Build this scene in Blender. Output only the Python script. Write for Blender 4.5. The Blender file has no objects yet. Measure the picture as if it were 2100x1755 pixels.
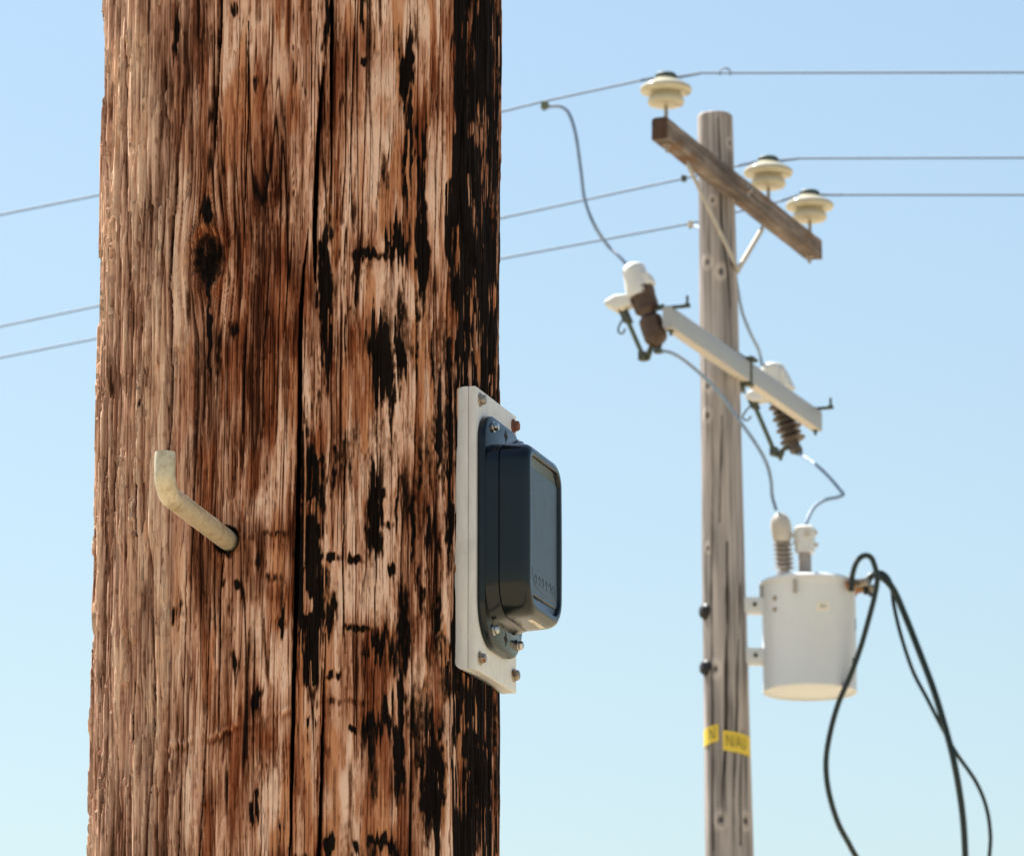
import bpy, bmesh, math, random
import numpy as np
from mathutils import Vector

# ------------------------------------------------------------------ camera, sky, sun, exposure
SC = bpy.context.scene
COL = SC.collection
PITCH = math.radians(13.0)
CAM = Vector((0.0, 0.0, 1.6))
FPX = 12000.0                      # focal length in photo units (the photo is 2100 units wide)
PW, PH = 2100.0, 1755.0

cd = bpy.data.cameras.new("camera")
cam = bpy.data.objects.new("camera", cd)
COL.objects.link(cam)
cam.location = CAM
cam.rotation_euler = (math.radians(90) + PITCH, 0, 0)
cd.sensor_width = 36.0
cd.lens = 36.0 * FPX / PW
cd.clip_start = 0.1
cd.clip_end = 20000
cd.dof.use_dof = True
cd.dof.focus_distance = 4.30
cd.dof.aperture_fstop = 64.0
SC.camera = cam

SUN_EL = math.radians(55)
SUN_AZ = math.radians(-43)         # from +Y, negative = towards -X
SUN_STRENGTH = 5.0
SKY_STRENGTH = 0.050
EXPOSURE = 1.45

world = bpy.data.worlds.new("World")
SC.world = world
world.use_nodes = True
wn = world.node_tree
bg = wn.nodes["Background"]
sky = wn.nodes.new("ShaderNodeTexSky")
sky.sky_type = 'NISHITA'
sky.sun_disc = False
sky.sun_elevation = SUN_EL
sky.sun_rotation = SUN_AZ
sky.altitude = 100
sky.air_density = 1.6
sky.dust_density = 1.0
sky.ozone_density = 3.0
wn.links.new(sky.outputs[0], bg.inputs[0])
bg.inputs[1].default_value = SKY_STRENGTH

sl = bpy.data.lights.new("sun", 'SUN')
sl.energy = SUN_STRENGTH
sl.angle = math.radians(0.53)
sl.color = (1.0, 0.965, 0.91)
sun = bpy.data.objects.new("sun", sl)
COL.objects.link(sun)
SDIR = Vector((math.sin(SUN_AZ) * math.cos(SUN_EL), math.cos(SUN_AZ) * math.cos(SUN_EL), math.sin(SUN_EL)))
sun.rotation_euler = SDIR.to_track_quat('Z', 'Y').to_euler()

SC.view_settings.view_transform = 'Standard'
SC.view_settings.look = 'None'
SC.view_settings.exposure = EXPOSURE
SC.view_settings.gamma = 1.0

# ------------------------------------------------------------------ placing helpers
cp, sp = math.cos(PITCH), math.sin(PITCH)

def ray(x, y):
    u = (x - PW / 2) / FPX
    v = (PH / 2 - y) / FPX
    return Vector((u, cp - v * sp, sp + v * cp))

def at(x, y, Y):
    d = ray(x, y)
    return CAM + d * (Y / d.y)

def on_plane(x, y, p, nrm):
    d = ray(x, y)
    t = (Vector(p) - CAM).dot(nrm) / d.dot(nrm)
    return CAM + d * t

def unit(p):
    """metres per photo unit at a world point"""
    q = Vector(p) - CAM
    return (q.y * cp + q.z * sp) / FPX

def level_bar(a, b, Ymid):
    """two photo points that lie at the same height: world ends of a level bar centred at depth Ymid"""
    ra, rb = ray(*a), ray(*b)
    ta, tb = ra.z / ra.y, rb.z / rb.y
    ya = 2 * Ymid * tb / (ta + tb)
    yb = 2 * Ymid * ta / (ta + tb)
    return at(a[0], a[1], ya), at(b[0], b[1], yb)

# ------------------------------------------------------------------ objects helpers
ORIGIN = {}

def props(o, label=None, cat=None, group=None, kind=None):
    if label: o["label"] = label
    if cat: o["category"] = cat
    if group: o["group"] = group
    if kind: o["kind"] = kind

def thing(name, loc, label, cat, group=None):
    o = bpy.data.objects.new(name, None)
    o.empty_display_size = 0.1
    COL.objects.link(o)
    o.location = loc
    ORIGIN[o.name] = Vector(loc)
    props(o, label, cat, group)
    return o

def link_mesh(name, me, mat, parent=None, origin=None):
    o = bpy.data.objects.new(name, me)
    COL.objects.link(o)
    if mat: me.materials.append(mat)
    if parent is not None:
        org = ORIGIN[parent.name]
        o.parent = parent
    else:
        org = Vector(origin if origin is not None else (0, 0, 0))
        o.location = org
    ORIGIN[o.name] = org.copy()
    return o, org

class MB:
    """collects world-space geometry of ONE part"""
    def __init__(s):
        s.v = []; s.f = []
    def add(s, vs, fs):
        b = len(s.v)
        s.v += [tuple(p) for p in vs]
        s.f += [tuple(i + b for i in f) for f in fs]
        return s
    def box(s, c, ax, half):
        c = Vector(c); X, Y, Z = [Vector(a) * h for a, h in zip(ax, half)]
        vs = [c + X * i + Y * j + Z * k for k in (-1, 1) for j in (-1, 1) for i in (-1, 1)]
        return s.add(vs, [(0, 2, 3, 1), (4, 5, 7, 6), (0, 1, 5, 4), (2, 6, 7, 3), (0, 4, 6, 2), (1, 3, 7, 5)])
    def loft(s, loops, cap0=True, cap1=True):
        n = len(loops[0]); vs = [p for L in loops for p in L]; fs = []
        for k in range(len(loops) - 1):
            for i in range(n):
                j = (i + 1) % n
                fs.append((k * n + i, k * n + j, (k + 1) * n + j, (k + 1) * n + i))
        if cap0: fs.append(tuple(reversed(range(n))))
        if cap1: fs.append(tuple((len(loops) - 1) * n + i for i in range(n)))
        return s.add(vs, fs)
    def lathe(s, p0, axis, prof, n=32, cap0=True, cap1=True):
        """prof: (distance along axis, radius)"""
        a = Vector(axis).normalized()
        u = a.cross(Vector((0.31, 0.87, 0.21))).normalized() if abs(a.z) < .99 else Vector((1, 0, 0))
        w = a.cross(u)
        p0 = Vector(p0)
        loops = []
        for h, r in prof:
            loops.append([p0 + a * h + (u * math.cos(2 * math.pi * i / n) + w * math.sin(2 * math.pi * i / n)) * r for i in range(n)])
        return s.loft(loops, cap0, cap1)
    def tube(s, pts, r, n=10, flat=None):
        pts = [Vector(p) for p in pts]
        m = len(pts)
        rs = r if isinstance(r, (list, tuple)) else [r] * m
        t0 = (pts[1] - pts[0]).normalized()
        u = t0.cross(Vector((0, 0, 1)))
        if u.length < 1e-3: u = t0.cross(Vector((1, 0, 0)))
        u.normalize()
        loops = []
        for k in range(m):
            a = pts[max(k - 1, 0)]; b = pts[min(k + 1, m - 1)]
            t = (b - a).normalized()
            u = (u - t * u.dot(t)).normalized()
            w = t.cross(u)
            loops.append([pts[k] + (u * math.cos(2 * math.pi * i / n) + w * math.sin(2 * math.pi * i / n)) * rs[k] for i in range(n)])
        return s.loft(loops)
    def build(s, name, mat, parent=None, origin=None, bevel=0.0, seg=2, smooth=35, label=None):
        me = bpy.data.meshes.new(name)
        o, org = link_mesh(name, me, mat, parent, origin)
        vs = [(p[0] - org.x, p[1] - org.y, p[2] - org.z) for p in s.v]
        me.from_pydata(vs, [], s.f)
        bm = bmesh.new(); bm.from_mesh(me)
        bmesh.ops.recalc_face_normals(bm, faces=bm.faces)
        if bevel > 0:
            es = [e for e in bm.edges if len(e.link_faces) == 2 and e.calc_face_angle(0) > math.radians(40)]
            bmesh.ops.bevel(bm, geom=es, offset=bevel, segments=seg, profile=0.6, affect='EDGES', clamp_overlap=True)
        bm.to_mesh(me); bm.free()
        me.polygons.foreach_set("use_smooth", [True] * len(me.polygons))
        me.set_sharp_from_angle(angle=math.radians(smooth))
        if label: o["label"] = label
        return o

def spline(pts, n=12):
    """Catmull-Rom through points"""
    P = [Vector(p) for p in pts]
    P = [P[0] * 2 - P[1]] + P + [P[-1] * 2 - P[-2]]
    out = []
    for i in range(1, len(P) - 2):
        a, b, c, d = P[i - 1], P[i], P[i + 1], P[i + 2]
        for k in range(n):
            t = k / n
            out.append(0.5 * ((2 * b) + (c - a) * t + (2 * a - 5 * b + 4 * c - d) * t * t + (3 * b - a - 3 * c + d) * t ** 3))
    out.append(P[-2])
    return out

def rrect(x0, x1, z0, z1, r, n=6):
    """rounded rectangle, radii (bl, br, tr, tl), counter-clockwise"""
    out = []
    for (cx, cz, a0, q) in ((x0, z0, 180, r[0]), (x1, z0, 270, r[1]), (x1, z1, 0, r[2]), (x0, z1, 90, r[3])):
        q = max(q, 0.0001)
        mx = cx + q if cx == x0 else cx - q
        mz = cz + q if cz == z0 else cz - q
        for k in range(n + 1):
            a = math.radians(a0 + 90 * k / n)
            out.append((mx + q * math.cos(a), mz + q * math.sin(a)))
    return out

def text_mesh(txt, size, extrude=0.0):
    """flat outline lettering as vertices and faces (x right, y up), centred"""
    cu = bpy.data.curves.new("lettering", 'FONT')
    cu.body = txt; cu.size = size; cu.align_x = 'CENTER'; cu.align_y = 'CENTER'
    cu.extrude = extrude; cu.resolution_u = 3
    o = bpy.data.objects.new("lettering", cu)
    COL.objects.link(o)
    dg = bpy.context.evaluated_depsgraph_get()
    me = o.evaluated_get(dg).to_mesh()
    vs = [v.co.copy() for v in me.vertices]
    fs = [tuple(p.vertices) for p in me.polygons]
    o.evaluated_get(dg).to_mesh_clear()
    bpy.data.objects.remove(o)
    bpy.data.curves.remove(cu)
    return vs, fs

# ------------------------------------------------------------------ materials
class NT:
    def __init__(s, name):
        s.m = bpy.data.materials.new(name); s.m.use_nodes = True
        s.t = s.m.node_tree; s.N = s.t.nodes; s.L = s.t.links
        s.b = s.N["Principled BSDF"]
    def node(s, kind, **kw):
        n = s.N.new(kind)
        for k, v in kw.items():
            if k.startswith("i_"):
                n.inputs[int(k[2:])].default_value = v
            else:
                setattr(n, k, v)
        return n
    def link(s, a, b): s.L.new(a, b)
    def attr(s, name):
        return s.node("ShaderNodeAttribute", attribute_name=name).outputs["Fac"]
    def coords(s, scale):
        tc = s.node("ShaderNodeTexCoord"); mp = s.node("ShaderNodeMapping")
        mp.inputs["Scale"].default_value = scale
        s.link(tc.outputs["Object"], mp.inputs["Vector"])
        return mp.outputs[0]
    def noise(s, vec, scale=1.0, detail=4.0, rough=0.55):
        n = s.node("ShaderNodeTexNoise")
        n.inputs["Scale"].default_value = scale; n.inputs["Detail"].default_value = detail; n.inputs["Roughness"].default_value = rough
        s.link(vec, n.inputs["Vector"])
        return n.outputs["Fac"]
    def ramp(s, fac, stops):
        r = s.node("ShaderNodeValToRGB")
        e = r.color_ramp.elements
        while len(e) < len(stops): e.new(0.5)
        for el, (p, c) in zip(e, stops):
            el.position = p; el.color = (*c, 1) if len(c) == 3 else c
        s.link(fac, r.inputs[0])
        return r.outputs[0]
    def mix(s, fac, a, b, mode='MIX'):
        m = s.node("ShaderNodeMix", data_type='RGBA', blend_type=mode)
        for sock, val in ((m.inputs[0], fac), (m.inputs[6], a), (m.inputs[7], b)):
            if hasattr(val, "links") or hasattr(val, "is_linked"): s.link(val, sock)
            elif isinstance(val, (int, float)): sock.default_value = val
            else: sock.default_value = (*val, 1)
        return m.outputs[2]
    def math(s, op, a, b=None, clamp=False):
        m = s.node("ShaderNodeMath", operation=op, use_clamp=clamp)
        for k, val in enumerate((a, b)):
            if val is None: continue
            if isinstance(val, (int, float)): m.inputs[k].default_value = val
            else: s.link(val, m.inputs[k])
        return m.outputs[0]
    def bump(s, h, strength, dist):
        b = s.node("ShaderNodeBump")
        b.inputs["Strength"].default_value = strength; b.inputs["Distance"].default_value = dist
        s.link(h, b.inputs["Height"]); s.link(b.outputs[0], s.b.inputs["Normal"])

def plain(name, col, rough=0.5, metal=0.0, var=0.15, scale=60.0, bump=0.0, spec=0.5, stretch=(1, 1, 1), dirt=None):
    t = NT(name)
    v = t.coords(stretch)
    n = t.noise(v, scale, 5.0)
    c0 = tuple(max(0, c * (1 - var)) for c in col); c1 = tuple(min(1, c * (1 + var)) for c in col)
    c = t.ramp(n, [(0.3, c0), (0.7, c1)])
    if dirt:
        n2 = t.noise(v, scale * 0.23, 6.0, 0.7)
        c = t.mix(t.ramp(n2, [(dirt[1], (0, 0, 0)), (dirt[2], (1, 1, 1))]), c, dirt[0])
    t.link(c, t.b.inputs["Base Color"])
    t.link(t.ramp(n, [(0.2, (rough * 0.85,) * 3), (0.8, (min(1, rough * 1.15),) * 3)]), t.b.inputs["Roughness"])
    t.b.inputs["Metallic"].default_value = metal
    t.b.inputs["Specular IOR Level"].default_value = spec
    if bump: t.bump(n, 0.4, bump)
    return t.m

def wood_near():
    t = NT("creosote_wood")
    fine = t.noise(t.coords((1100, 1100, 38)), 1.0, 4.0, 0.65)
    mott = t.noise(t.coords((460, 460, 170)), 1.0, 5.0, 0.75)
    tone = t.math('ADD', t.attr("tone"), t.math('MULTIPLY', t.math('SUBTRACT', fine, 0.5), 0.72))
    tone = t.math('ADD', tone, t.math('MULTIPLY', t.math('SUBTRACT', mott, 0.5), 0.30))
    bare = t.ramp(tone, [(0.0, (0.04, 0.010, 0.004)), (0.25, (0.22, 0.075, 0.034)), (0.5, (0.47, 0.222, 0.125)), (0.75, (0.75, 0.425, 0.285)), (1.0, (0.92, 0.625, 0.465))])
    grey = t.ramp(tone, [(0.0, (0.06, 0.023, 0.012)), (0.3, (0.27, 0.135, 0.083)), (0.65, (0.58, 0.345, 0.24)), (1.0, (0.85, 0.585, 0.41))])
    c = t.mix(t.attr("weather"), bare, grey)
    red = t.ramp(tone, [(0.0, (0.04, 0.009, 0.004)), (0.5, (0.25, 0.064, 0.022)), (1.0, (0.60, 0.25, 0.11))])
    c = t.mix(t.attr("stain"), c, red)
    tn = t.math('ADD', t.attr("tar"), t.math('MULTIPLY', t.math('SUBTRACT', mott, 0.5), 1.0))
    tn = t.math('ADD', tn, t.math('MULTIPLY', t.math('SUBTRACT', fine, 0.5), 0.35))
    soak = t.math('MULTIPLY', t.ramp(tn, [(0.06, (0, 0, 0)), (0.55, (1, 1, 1))]), 0.9)
    c = t.mix(soak, c, t.ramp(tone, [(0.0, (0.022, 0.008, 0.004)), (0.55, (0.085, 0.029, 0.012)), (1.0, (0.20, 0.085, 0.04))]))
    tf = t.ramp(tn, [(0.44, (0, 0, 0)), (0.80, (1, 1, 1))])
    tf = t.math('MULTIPLY', tf, 0.98)
    tarcol = t.ramp(fine, [(0.35, (0.0022, 0.0016, 0.0014)), (0.62, (0.006, 0.0040, 0.003)), (0.85, (0.024, 0.013, 0.007))])
    c = t.mix(tf, c, tarcol)
    t.link(c, t.b.inputs["Base Color"])
    t.link(t.math('SUBTRACT', 0.92, t.math('MULTIPLY', tf, 0.17)), t.b.inputs["Roughness"])
    t.b.inputs["Specular IOR Level"].default_value = 0.08
    t.bump(t.math('ADD', fine, t.math('MULTIPLY', mott, 0.7)), 0.9, 0.0012)
    return t.m

def wood_far():
    t = NT("grey_wood")
    fine = t.noise(t.coords((60, 60, 1.6)), 1.0, 4.0, 0.6)
    blot = t.noise(t.coords((9, 9, 1.2)), 1.0, 3.0, 0.6)
    tone = t.math('ADD', t.attr("tone"), t.math('MULTIPLY', t.math('SUBTRACT', fine, 0.5), 0.6))
    tone = t.math('ADD', tone, t.math('MULTIPLY', t.math('SUBTRACT', blot, 0.5), 0.8))
    c = t.ramp(tone, [(0.0, (0.075, 0.066, 0.062)), (0.3, (0.21, 0.186, 0.172)), (0.6, (0.385, 0.34, 0.315)), (1.0, (0.58, 0.51, 0.46))])
    c = t.mix(t.attr("tar"), c, (0.035, 0.030, 0.026))
    t.link(c, t.b.inputs["Base Color"])
    t.b.inputs["Roughness"].default_value = 0.9
    t.b.inputs["Specular IOR Level"].default_value = 0.2
    t.bump(fine, 0.6, 0.01)
    return t.m

def wood_arm(axis):
    """timber with the grain running along a horizontal direction"""
    t = NT("arm_timber")
    tc = t.node("ShaderNodeTexCoord"); mp = t.node("ShaderNodeMapping")
    mp.inputs["Rotation"].default_value = (0, 0, -math.atan2(axis[1], axis[0]))
    mp.inputs["Scale"].default_value = (1.3, 40, 40)
    mp.vector_type = 'POINT'
    # rotate first (a mapping node scales before it rotates), so chain two
    m1 = t.node("ShaderNodeMapping"); m1.inputs["Rotation"].default_value = (0, 0, -math.atan2(axis[1], axis[0]))
    mp.inputs["Rotation"].default_value = (0, 0, 0)
    t.link(tc.outputs["Object"], m1.inputs[0]); t.link(m1.outputs[0], mp.inputs[0])
    fine = t.noise(mp.outputs[0], 1.0, 5.0, 0.65)
    blot = t.noise(t.coords((5, 5, 14)), 1.0, 3.0, 0.5)
    tone = t.math('ADD', t.math('MULTIPLY', fine, 0.75), t.math('MULTIPLY', blot, 0.35))
    c = t.ramp(tone, [(0.34, (0.045, 0.036, 0.032)), (0.52, (0.135, 0.106, 0.092)), (0.74, (0.31, 0.25, 0.21))])
    n2 = t.noise(t.coords((3, 3, 9)), 1.0, 2.0, 0.5)
    c = t.mix(t.ramp(n2, [(0.62, (0, 0, 0)), (0.68, (0.6,) * 3)]), c, (0.15, 0.075, 0.025))
    t.link(c, t.b.inputs["Base Color"])
    t.b.inputs["Roughness"].default_value = 0.9
    t.b.inputs["Specular IOR Level"].default_value = 0.2
    t.bump(fine, 0.6, 0.006)
    return t.m

def ground_mat():
    t = NT("dry_grass")
    v = t.coords((1, 1, 1))
    a = t.noise(v, 0.35, 8.0, 0.65); b = t.noise(v, 14.0, 6.0, 0.7)
    c = t.ramp(a, [(0.3, (0.27, 0.215, 0.14)), (0.55, (0.36, 0.30, 0.205)), (0.75, (0.43, 0.375, 0.275))])
    c = t.mix(t.ramp(b, [(0.45, (0, 0, 0)), (0.8, (0.5,) * 3)]), c, (0.21, 0.17, 0.105))
    t.link(c, t.b.inputs["Base Color"])
    t.b.inputs["Roughness"].default_value = 1.0
    t.b.inputs["Specular IOR Level"].default_value = 0.1
    t.bump(b, 0.5, 0.05)
    return t.m

def board_mat():
    t = NT("white_painted_board")
    v = t.coords((1, 1, 1))
    n = t.noise(t.coords((240, 240, 40)), 1.0, 5.0, 0.6)
    g = t.noise(v, 45.0, 6.0, 0.7)
    c = t.ramp(n, [(0.25, (0.63, 0.63, 0.62)), (0.7, (0.76, 0.75, 0.73))])
    c = t.mix(t.ramp(g, [(0.52, (0, 0, 0)), (0.75, (0.55,) * 3)]), c, (0.50, 0.49, 0.46))
    t.link(c, t.b.inputs["Base Color"])
    t.b.inputs["Roughness"].default_value = 0.55
    t.bump(n, 0.35, 0.0006)
    return t.m

M = {}
M['wood_near'] = wood_near()
M['wood_far'] = wood_far()
M['ground'] = ground_mat()
M['board'] = board_mat()
M['plastic'] = plain("black_plastic", (0.003, 0.0065, 0.009), 0.2, 0, 0.15, 90, 0, 0.42)
M['plastic_panel'] = plain("black_plastic_panel", (0.012, 0.015, 0.018), 0.30, 0, 0.15, 90)
M['slot_shade'] = plain("painted_slot_shade", (0.004, 0.004, 0.004), 0.8)  # black standing for the shade inside the bracket slots
M['steel'] = plain("stainless_steel", (0.55, 0.53, 0.50), 0.28, 1.0, 0.12, 500)
M['zinc'] = plain("zinc_screw", (0.42, 0.36, 0.29), 0.42, 0.9, 0.3, 500, 0, 0.5, (1, 1, 1), ((0.20, 0.10, 0.05), 0.5, 0.65))
M['rust'] = plain("rusty_screw", (0.21, 0.085, 0.05), 0.75, 0.2, 0.35, 700, 0.0002)
M['galv_peg'] = plain("galvanised_peg", (0.60, 0.52, 0.37), 0.38, 0.30, 0.10, 420, 0.00015, 0.5, (1, 1, 1), ((0.34, 0.23, 0.11), 0.50, 0.74))
M['sticker'] = plain("paper_sticker", (0.78, 0.72, 0.60), 0.6, 0, 0.04, 300)
M['ink'] = plain("faded_ink", (0.33, 0.22, 0.15), 0.7)
M['porcelain'] = plain("cream_porcelain", (0.50, 0.455, 0.33), 0.09, 0, 0.08, 8)
M['cap_green'] = plain("dark_green_tie", (0.03, 0.055, 0.045), 0.5, 0, 0.3, 30)
M['brown_glaze'] = plain("brown_porcelain", (0.055, 0.028, 0.016), 0.18, 0, 0.25, 20)
M['grey_polymer'] = plain("grey_polymer", (0.36, 0.315, 0.275), 0.5, 0, 0.15, 25)
M['brown_polymer'] = plain("brown_polymer", (0.085, 0.063, 0.05), 0.45, 0, 0.2, 25)
M['white_plastic'] = plain("white_guard_plastic", (0.66, 0.65, 0.61), 0.45, 0, 0.06, 12)
M['buff_plastic'] = plain("buff_guard_plastic", (0.54, 0.485, 0.41), 0.5, 0, 0.1, 15)  # also paints the ground-bounce tan under the grey arm
M['fibreglass'] = plain("grey_arm_paint", (0.35, 0.365, 0.375), 0.5, 0, 0.06, 8, 0, 0.5, (1, 1, 1), ((0.31, 0.315, 0.315), 0.55, 0.75))
M['dark_metal'] = plain("dark_bronze_metal", (0.075, 0.085, 0.062), 0.5, 0.6, 0.25, 30)
M['fuse'] = plain("fuse_tube_green", (0.105, 0.13, 0.085), 0.45, 0.1, 0.2, 30)
M['brace'] = plain("wood_brace_pale", (0.45, 0.40, 0.33), 0.6, 0.2, 0.15, 15)
M['tank'] = plain("transformer_grey_paint", (0.66, 0.675, 0.685), 0.42, 0, 0.04, 5, 0, 0.5, (1, 1, 0.4), ((0.60, 0.605, 0.60), 0.52, 0.75))
M['copper'] = plain("tarnished_copper", (0.38, 0.21, 0.12), 0.5, 0.6, 0.25, 40)
M['cable'] = plain("black_cable", (0.012, 0.022, 0.015), 0.5, 0, 0.2, 20)
M['wire'] = plain("weathered_conductor", (0.10, 0.135, 0.19), 0.65, 0.0, 0.15, 20)
M['jumper'] = plain("sky_tinted_jumper", (0.20, 0.28, 0.40), 0.6, 0, 0.12, 20)  # sky light and blur put into the leads' blue colour
M['yellow'] = plain("yellow_tag_plastic", (0.74, 0.53, 0.05), 0.5, 0, 0.08, 12)
M['tag_ink'] = plain("tag_lettering", (0.20, 0.165, 0.03), 0.6)
M['black_iron'] = plain("black_iron", (0.012, 0.013, 0.016), 0.55, 0.3, 0.2, 30)

# ------------------------------------------------------------------ ground (one sheet to the horizon)
g = MB()
rings = [0.0, 3, 8, 20, 60, 200, 800, 6000]
loops = [[(r * math.cos(2 * math.pi * i / 64), r * math.sin(2 * math.pi * i / 64), 0.0) for i in range(64)] for r in rings[1:]]
g.loft(loops, True, False)
go = g.build("ground", M['ground'])
go["kind"] = "structure"

# ------------------------------------------------------------------ noise in numpy
def vnoise(u, v, seed):
    iu = np.floor(u).astype(np.int64); iv = np.floor(v).astype(np.int64)
    fu = u - iu; fv = v - iv
    fu = fu * fu * fu * (fu * (fu * 6 - 15) + 10); fv = fv * fv * fv * (fv * (fv * 6 - 15) + 10)
    def h(a, b):
        x = (a * 374761393 + b * 668265263 + seed * 1442695041) & 0xFFFFFFFF
        x = ((x ^ (x >> 13)) * 1274126177) & 0xFFFFFFFF
        x = ((x ^ (x >> 16)) * 2246822519) & 0xFFFFFFFF
        return ((x ^ (x >> 15)) & 0xFFFF) / 65535.0
    a = h(iu, iv); b = h(iu + 1, iv); c = h(iu, iv + 1); d = h(iu + 1, iv + 1)
    return (a + (b - a) * fu) * (1 - fv) + (c + (d - c) * fu) * fv

def fbm(u, v, seed, oct=3):
    s = 0; a = 0.5; tot = 0
    for k in range(oct):
        s = s + a * vnoise(u * 2 ** k, v * 2 ** k, seed + 17 * k); tot += a; a *= 0.5
    return s / tot

def sstep(a, b, x):
    t = np.clip((x - a) / (b - a), 0, 1)
    return t * t * (3 - 2 * t)

def grid_mesh(name, S, ZZ, H, R_of_z, base, lean, attrs, mat, s_cols, z_rows, cap=True):
    """cylindrical sheet: S arc angle (cols), ZZ heights (rows), H outward displacement in metres"""
    nr, nc = H.shape
    R = R_of_z[:, None] + H
    ang = s_cols[None, :]
    X = base[0] + lean[0] * (z_rows[:, None] - base[2]) + R * np.sin(ang)
    Y = base[1] + lean[1] * (z_rows[:, None] - base[2]) - R * np.cos(ang)
    Z = np.broadcast_to(z_rows[:, None], R.shape)
    co = np.stack([X - base[0], Y - base[1], Z - base[2]], -1).reshape(-1, 3).astype(np.float32)
    i = np.arange(nr - 1)[:, None] * nc + np.arange(nc)[None, :]
    j = np.arange(nr - 1)[:, None] * nc + (np.arange(nc)[None, :] + 1) % nc
    quads = np.stack([i, j, j + nc, i + nc], -1).reshape(-1, 4)
    nv = len(co)
    top_c = nv
    co = np.vstack([co, [[X[-1].mean() - base[0], Y[-1].mean() - base[1], z_rows[-1] - base[2] + 0.004]]]).astype(np.float32)
    tri = np.stack([(nr - 1) * nc + np.arange(nc), (nr - 1) * nc + (np.arange(nc) + 1) % nc, np.full(nc, top_c)], -1)
    me = bpy.data.meshes.new(name)
    me.vertices.add(len(co)); me.vertices.foreach_set("co", co.ravel())
    nl = quads.size + tri.size
    me.loops.add(nl)
    me.loops.foreach_set("vertex_index", np.concatenate([quads.ravel(), tri.ravel()]).astype(np.int32))
    npoly = len(quads) + len(tri)
    me.polygons.add(npoly)
    ls = np.concatenate([np.arange(len(quads)) * 4, quads.size + np.arange(len(tri)) * 3]).astype(np.int32)
    me.polygons.foreach_set("loop_start", ls)
    me.update(calc_edges=True)
    me.validate()
    sm = np.ones(len(me.polygons), dtype=bool); sm[len(quads):] = False
    me.polygons.foreach_set("use_smooth", sm)
    for k, arr in attrs.items():
        a = me.attributes.new(k, 'FLOAT', 'POINT')
        a.data.foreach_set("value", np.concatenate([arr.ravel(), [0.5 if k != 'tar' else 0.0]]).astype(np.float32))
    o, org = link_mesh(name, me, mat, None, base)
    return o

# ------------------------------------------------------------------ near pole
YP = 4.34
AX = at(614, 877.5, YP)                       # point on the pole's axis at the centre of the view
UN = unit(AX)                                 # metres per photo unit there
RP = 411 * UN                                 # radius
UMM = UN * 1000
CE = math.cos(PITCH)

def sz(x, y):
    """photo point on the near pole -> (arc mm from the front line, height mm from AX)"""
    q = max(-0.995, min(0.995, (x - 614) / 411.0))
    ph = math.asin(q)
    return RP * 1000 * ph, ((877.5 - y) - 411 * math.sin(PITCH) * math.cos(ph)) * UMM / CE

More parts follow.
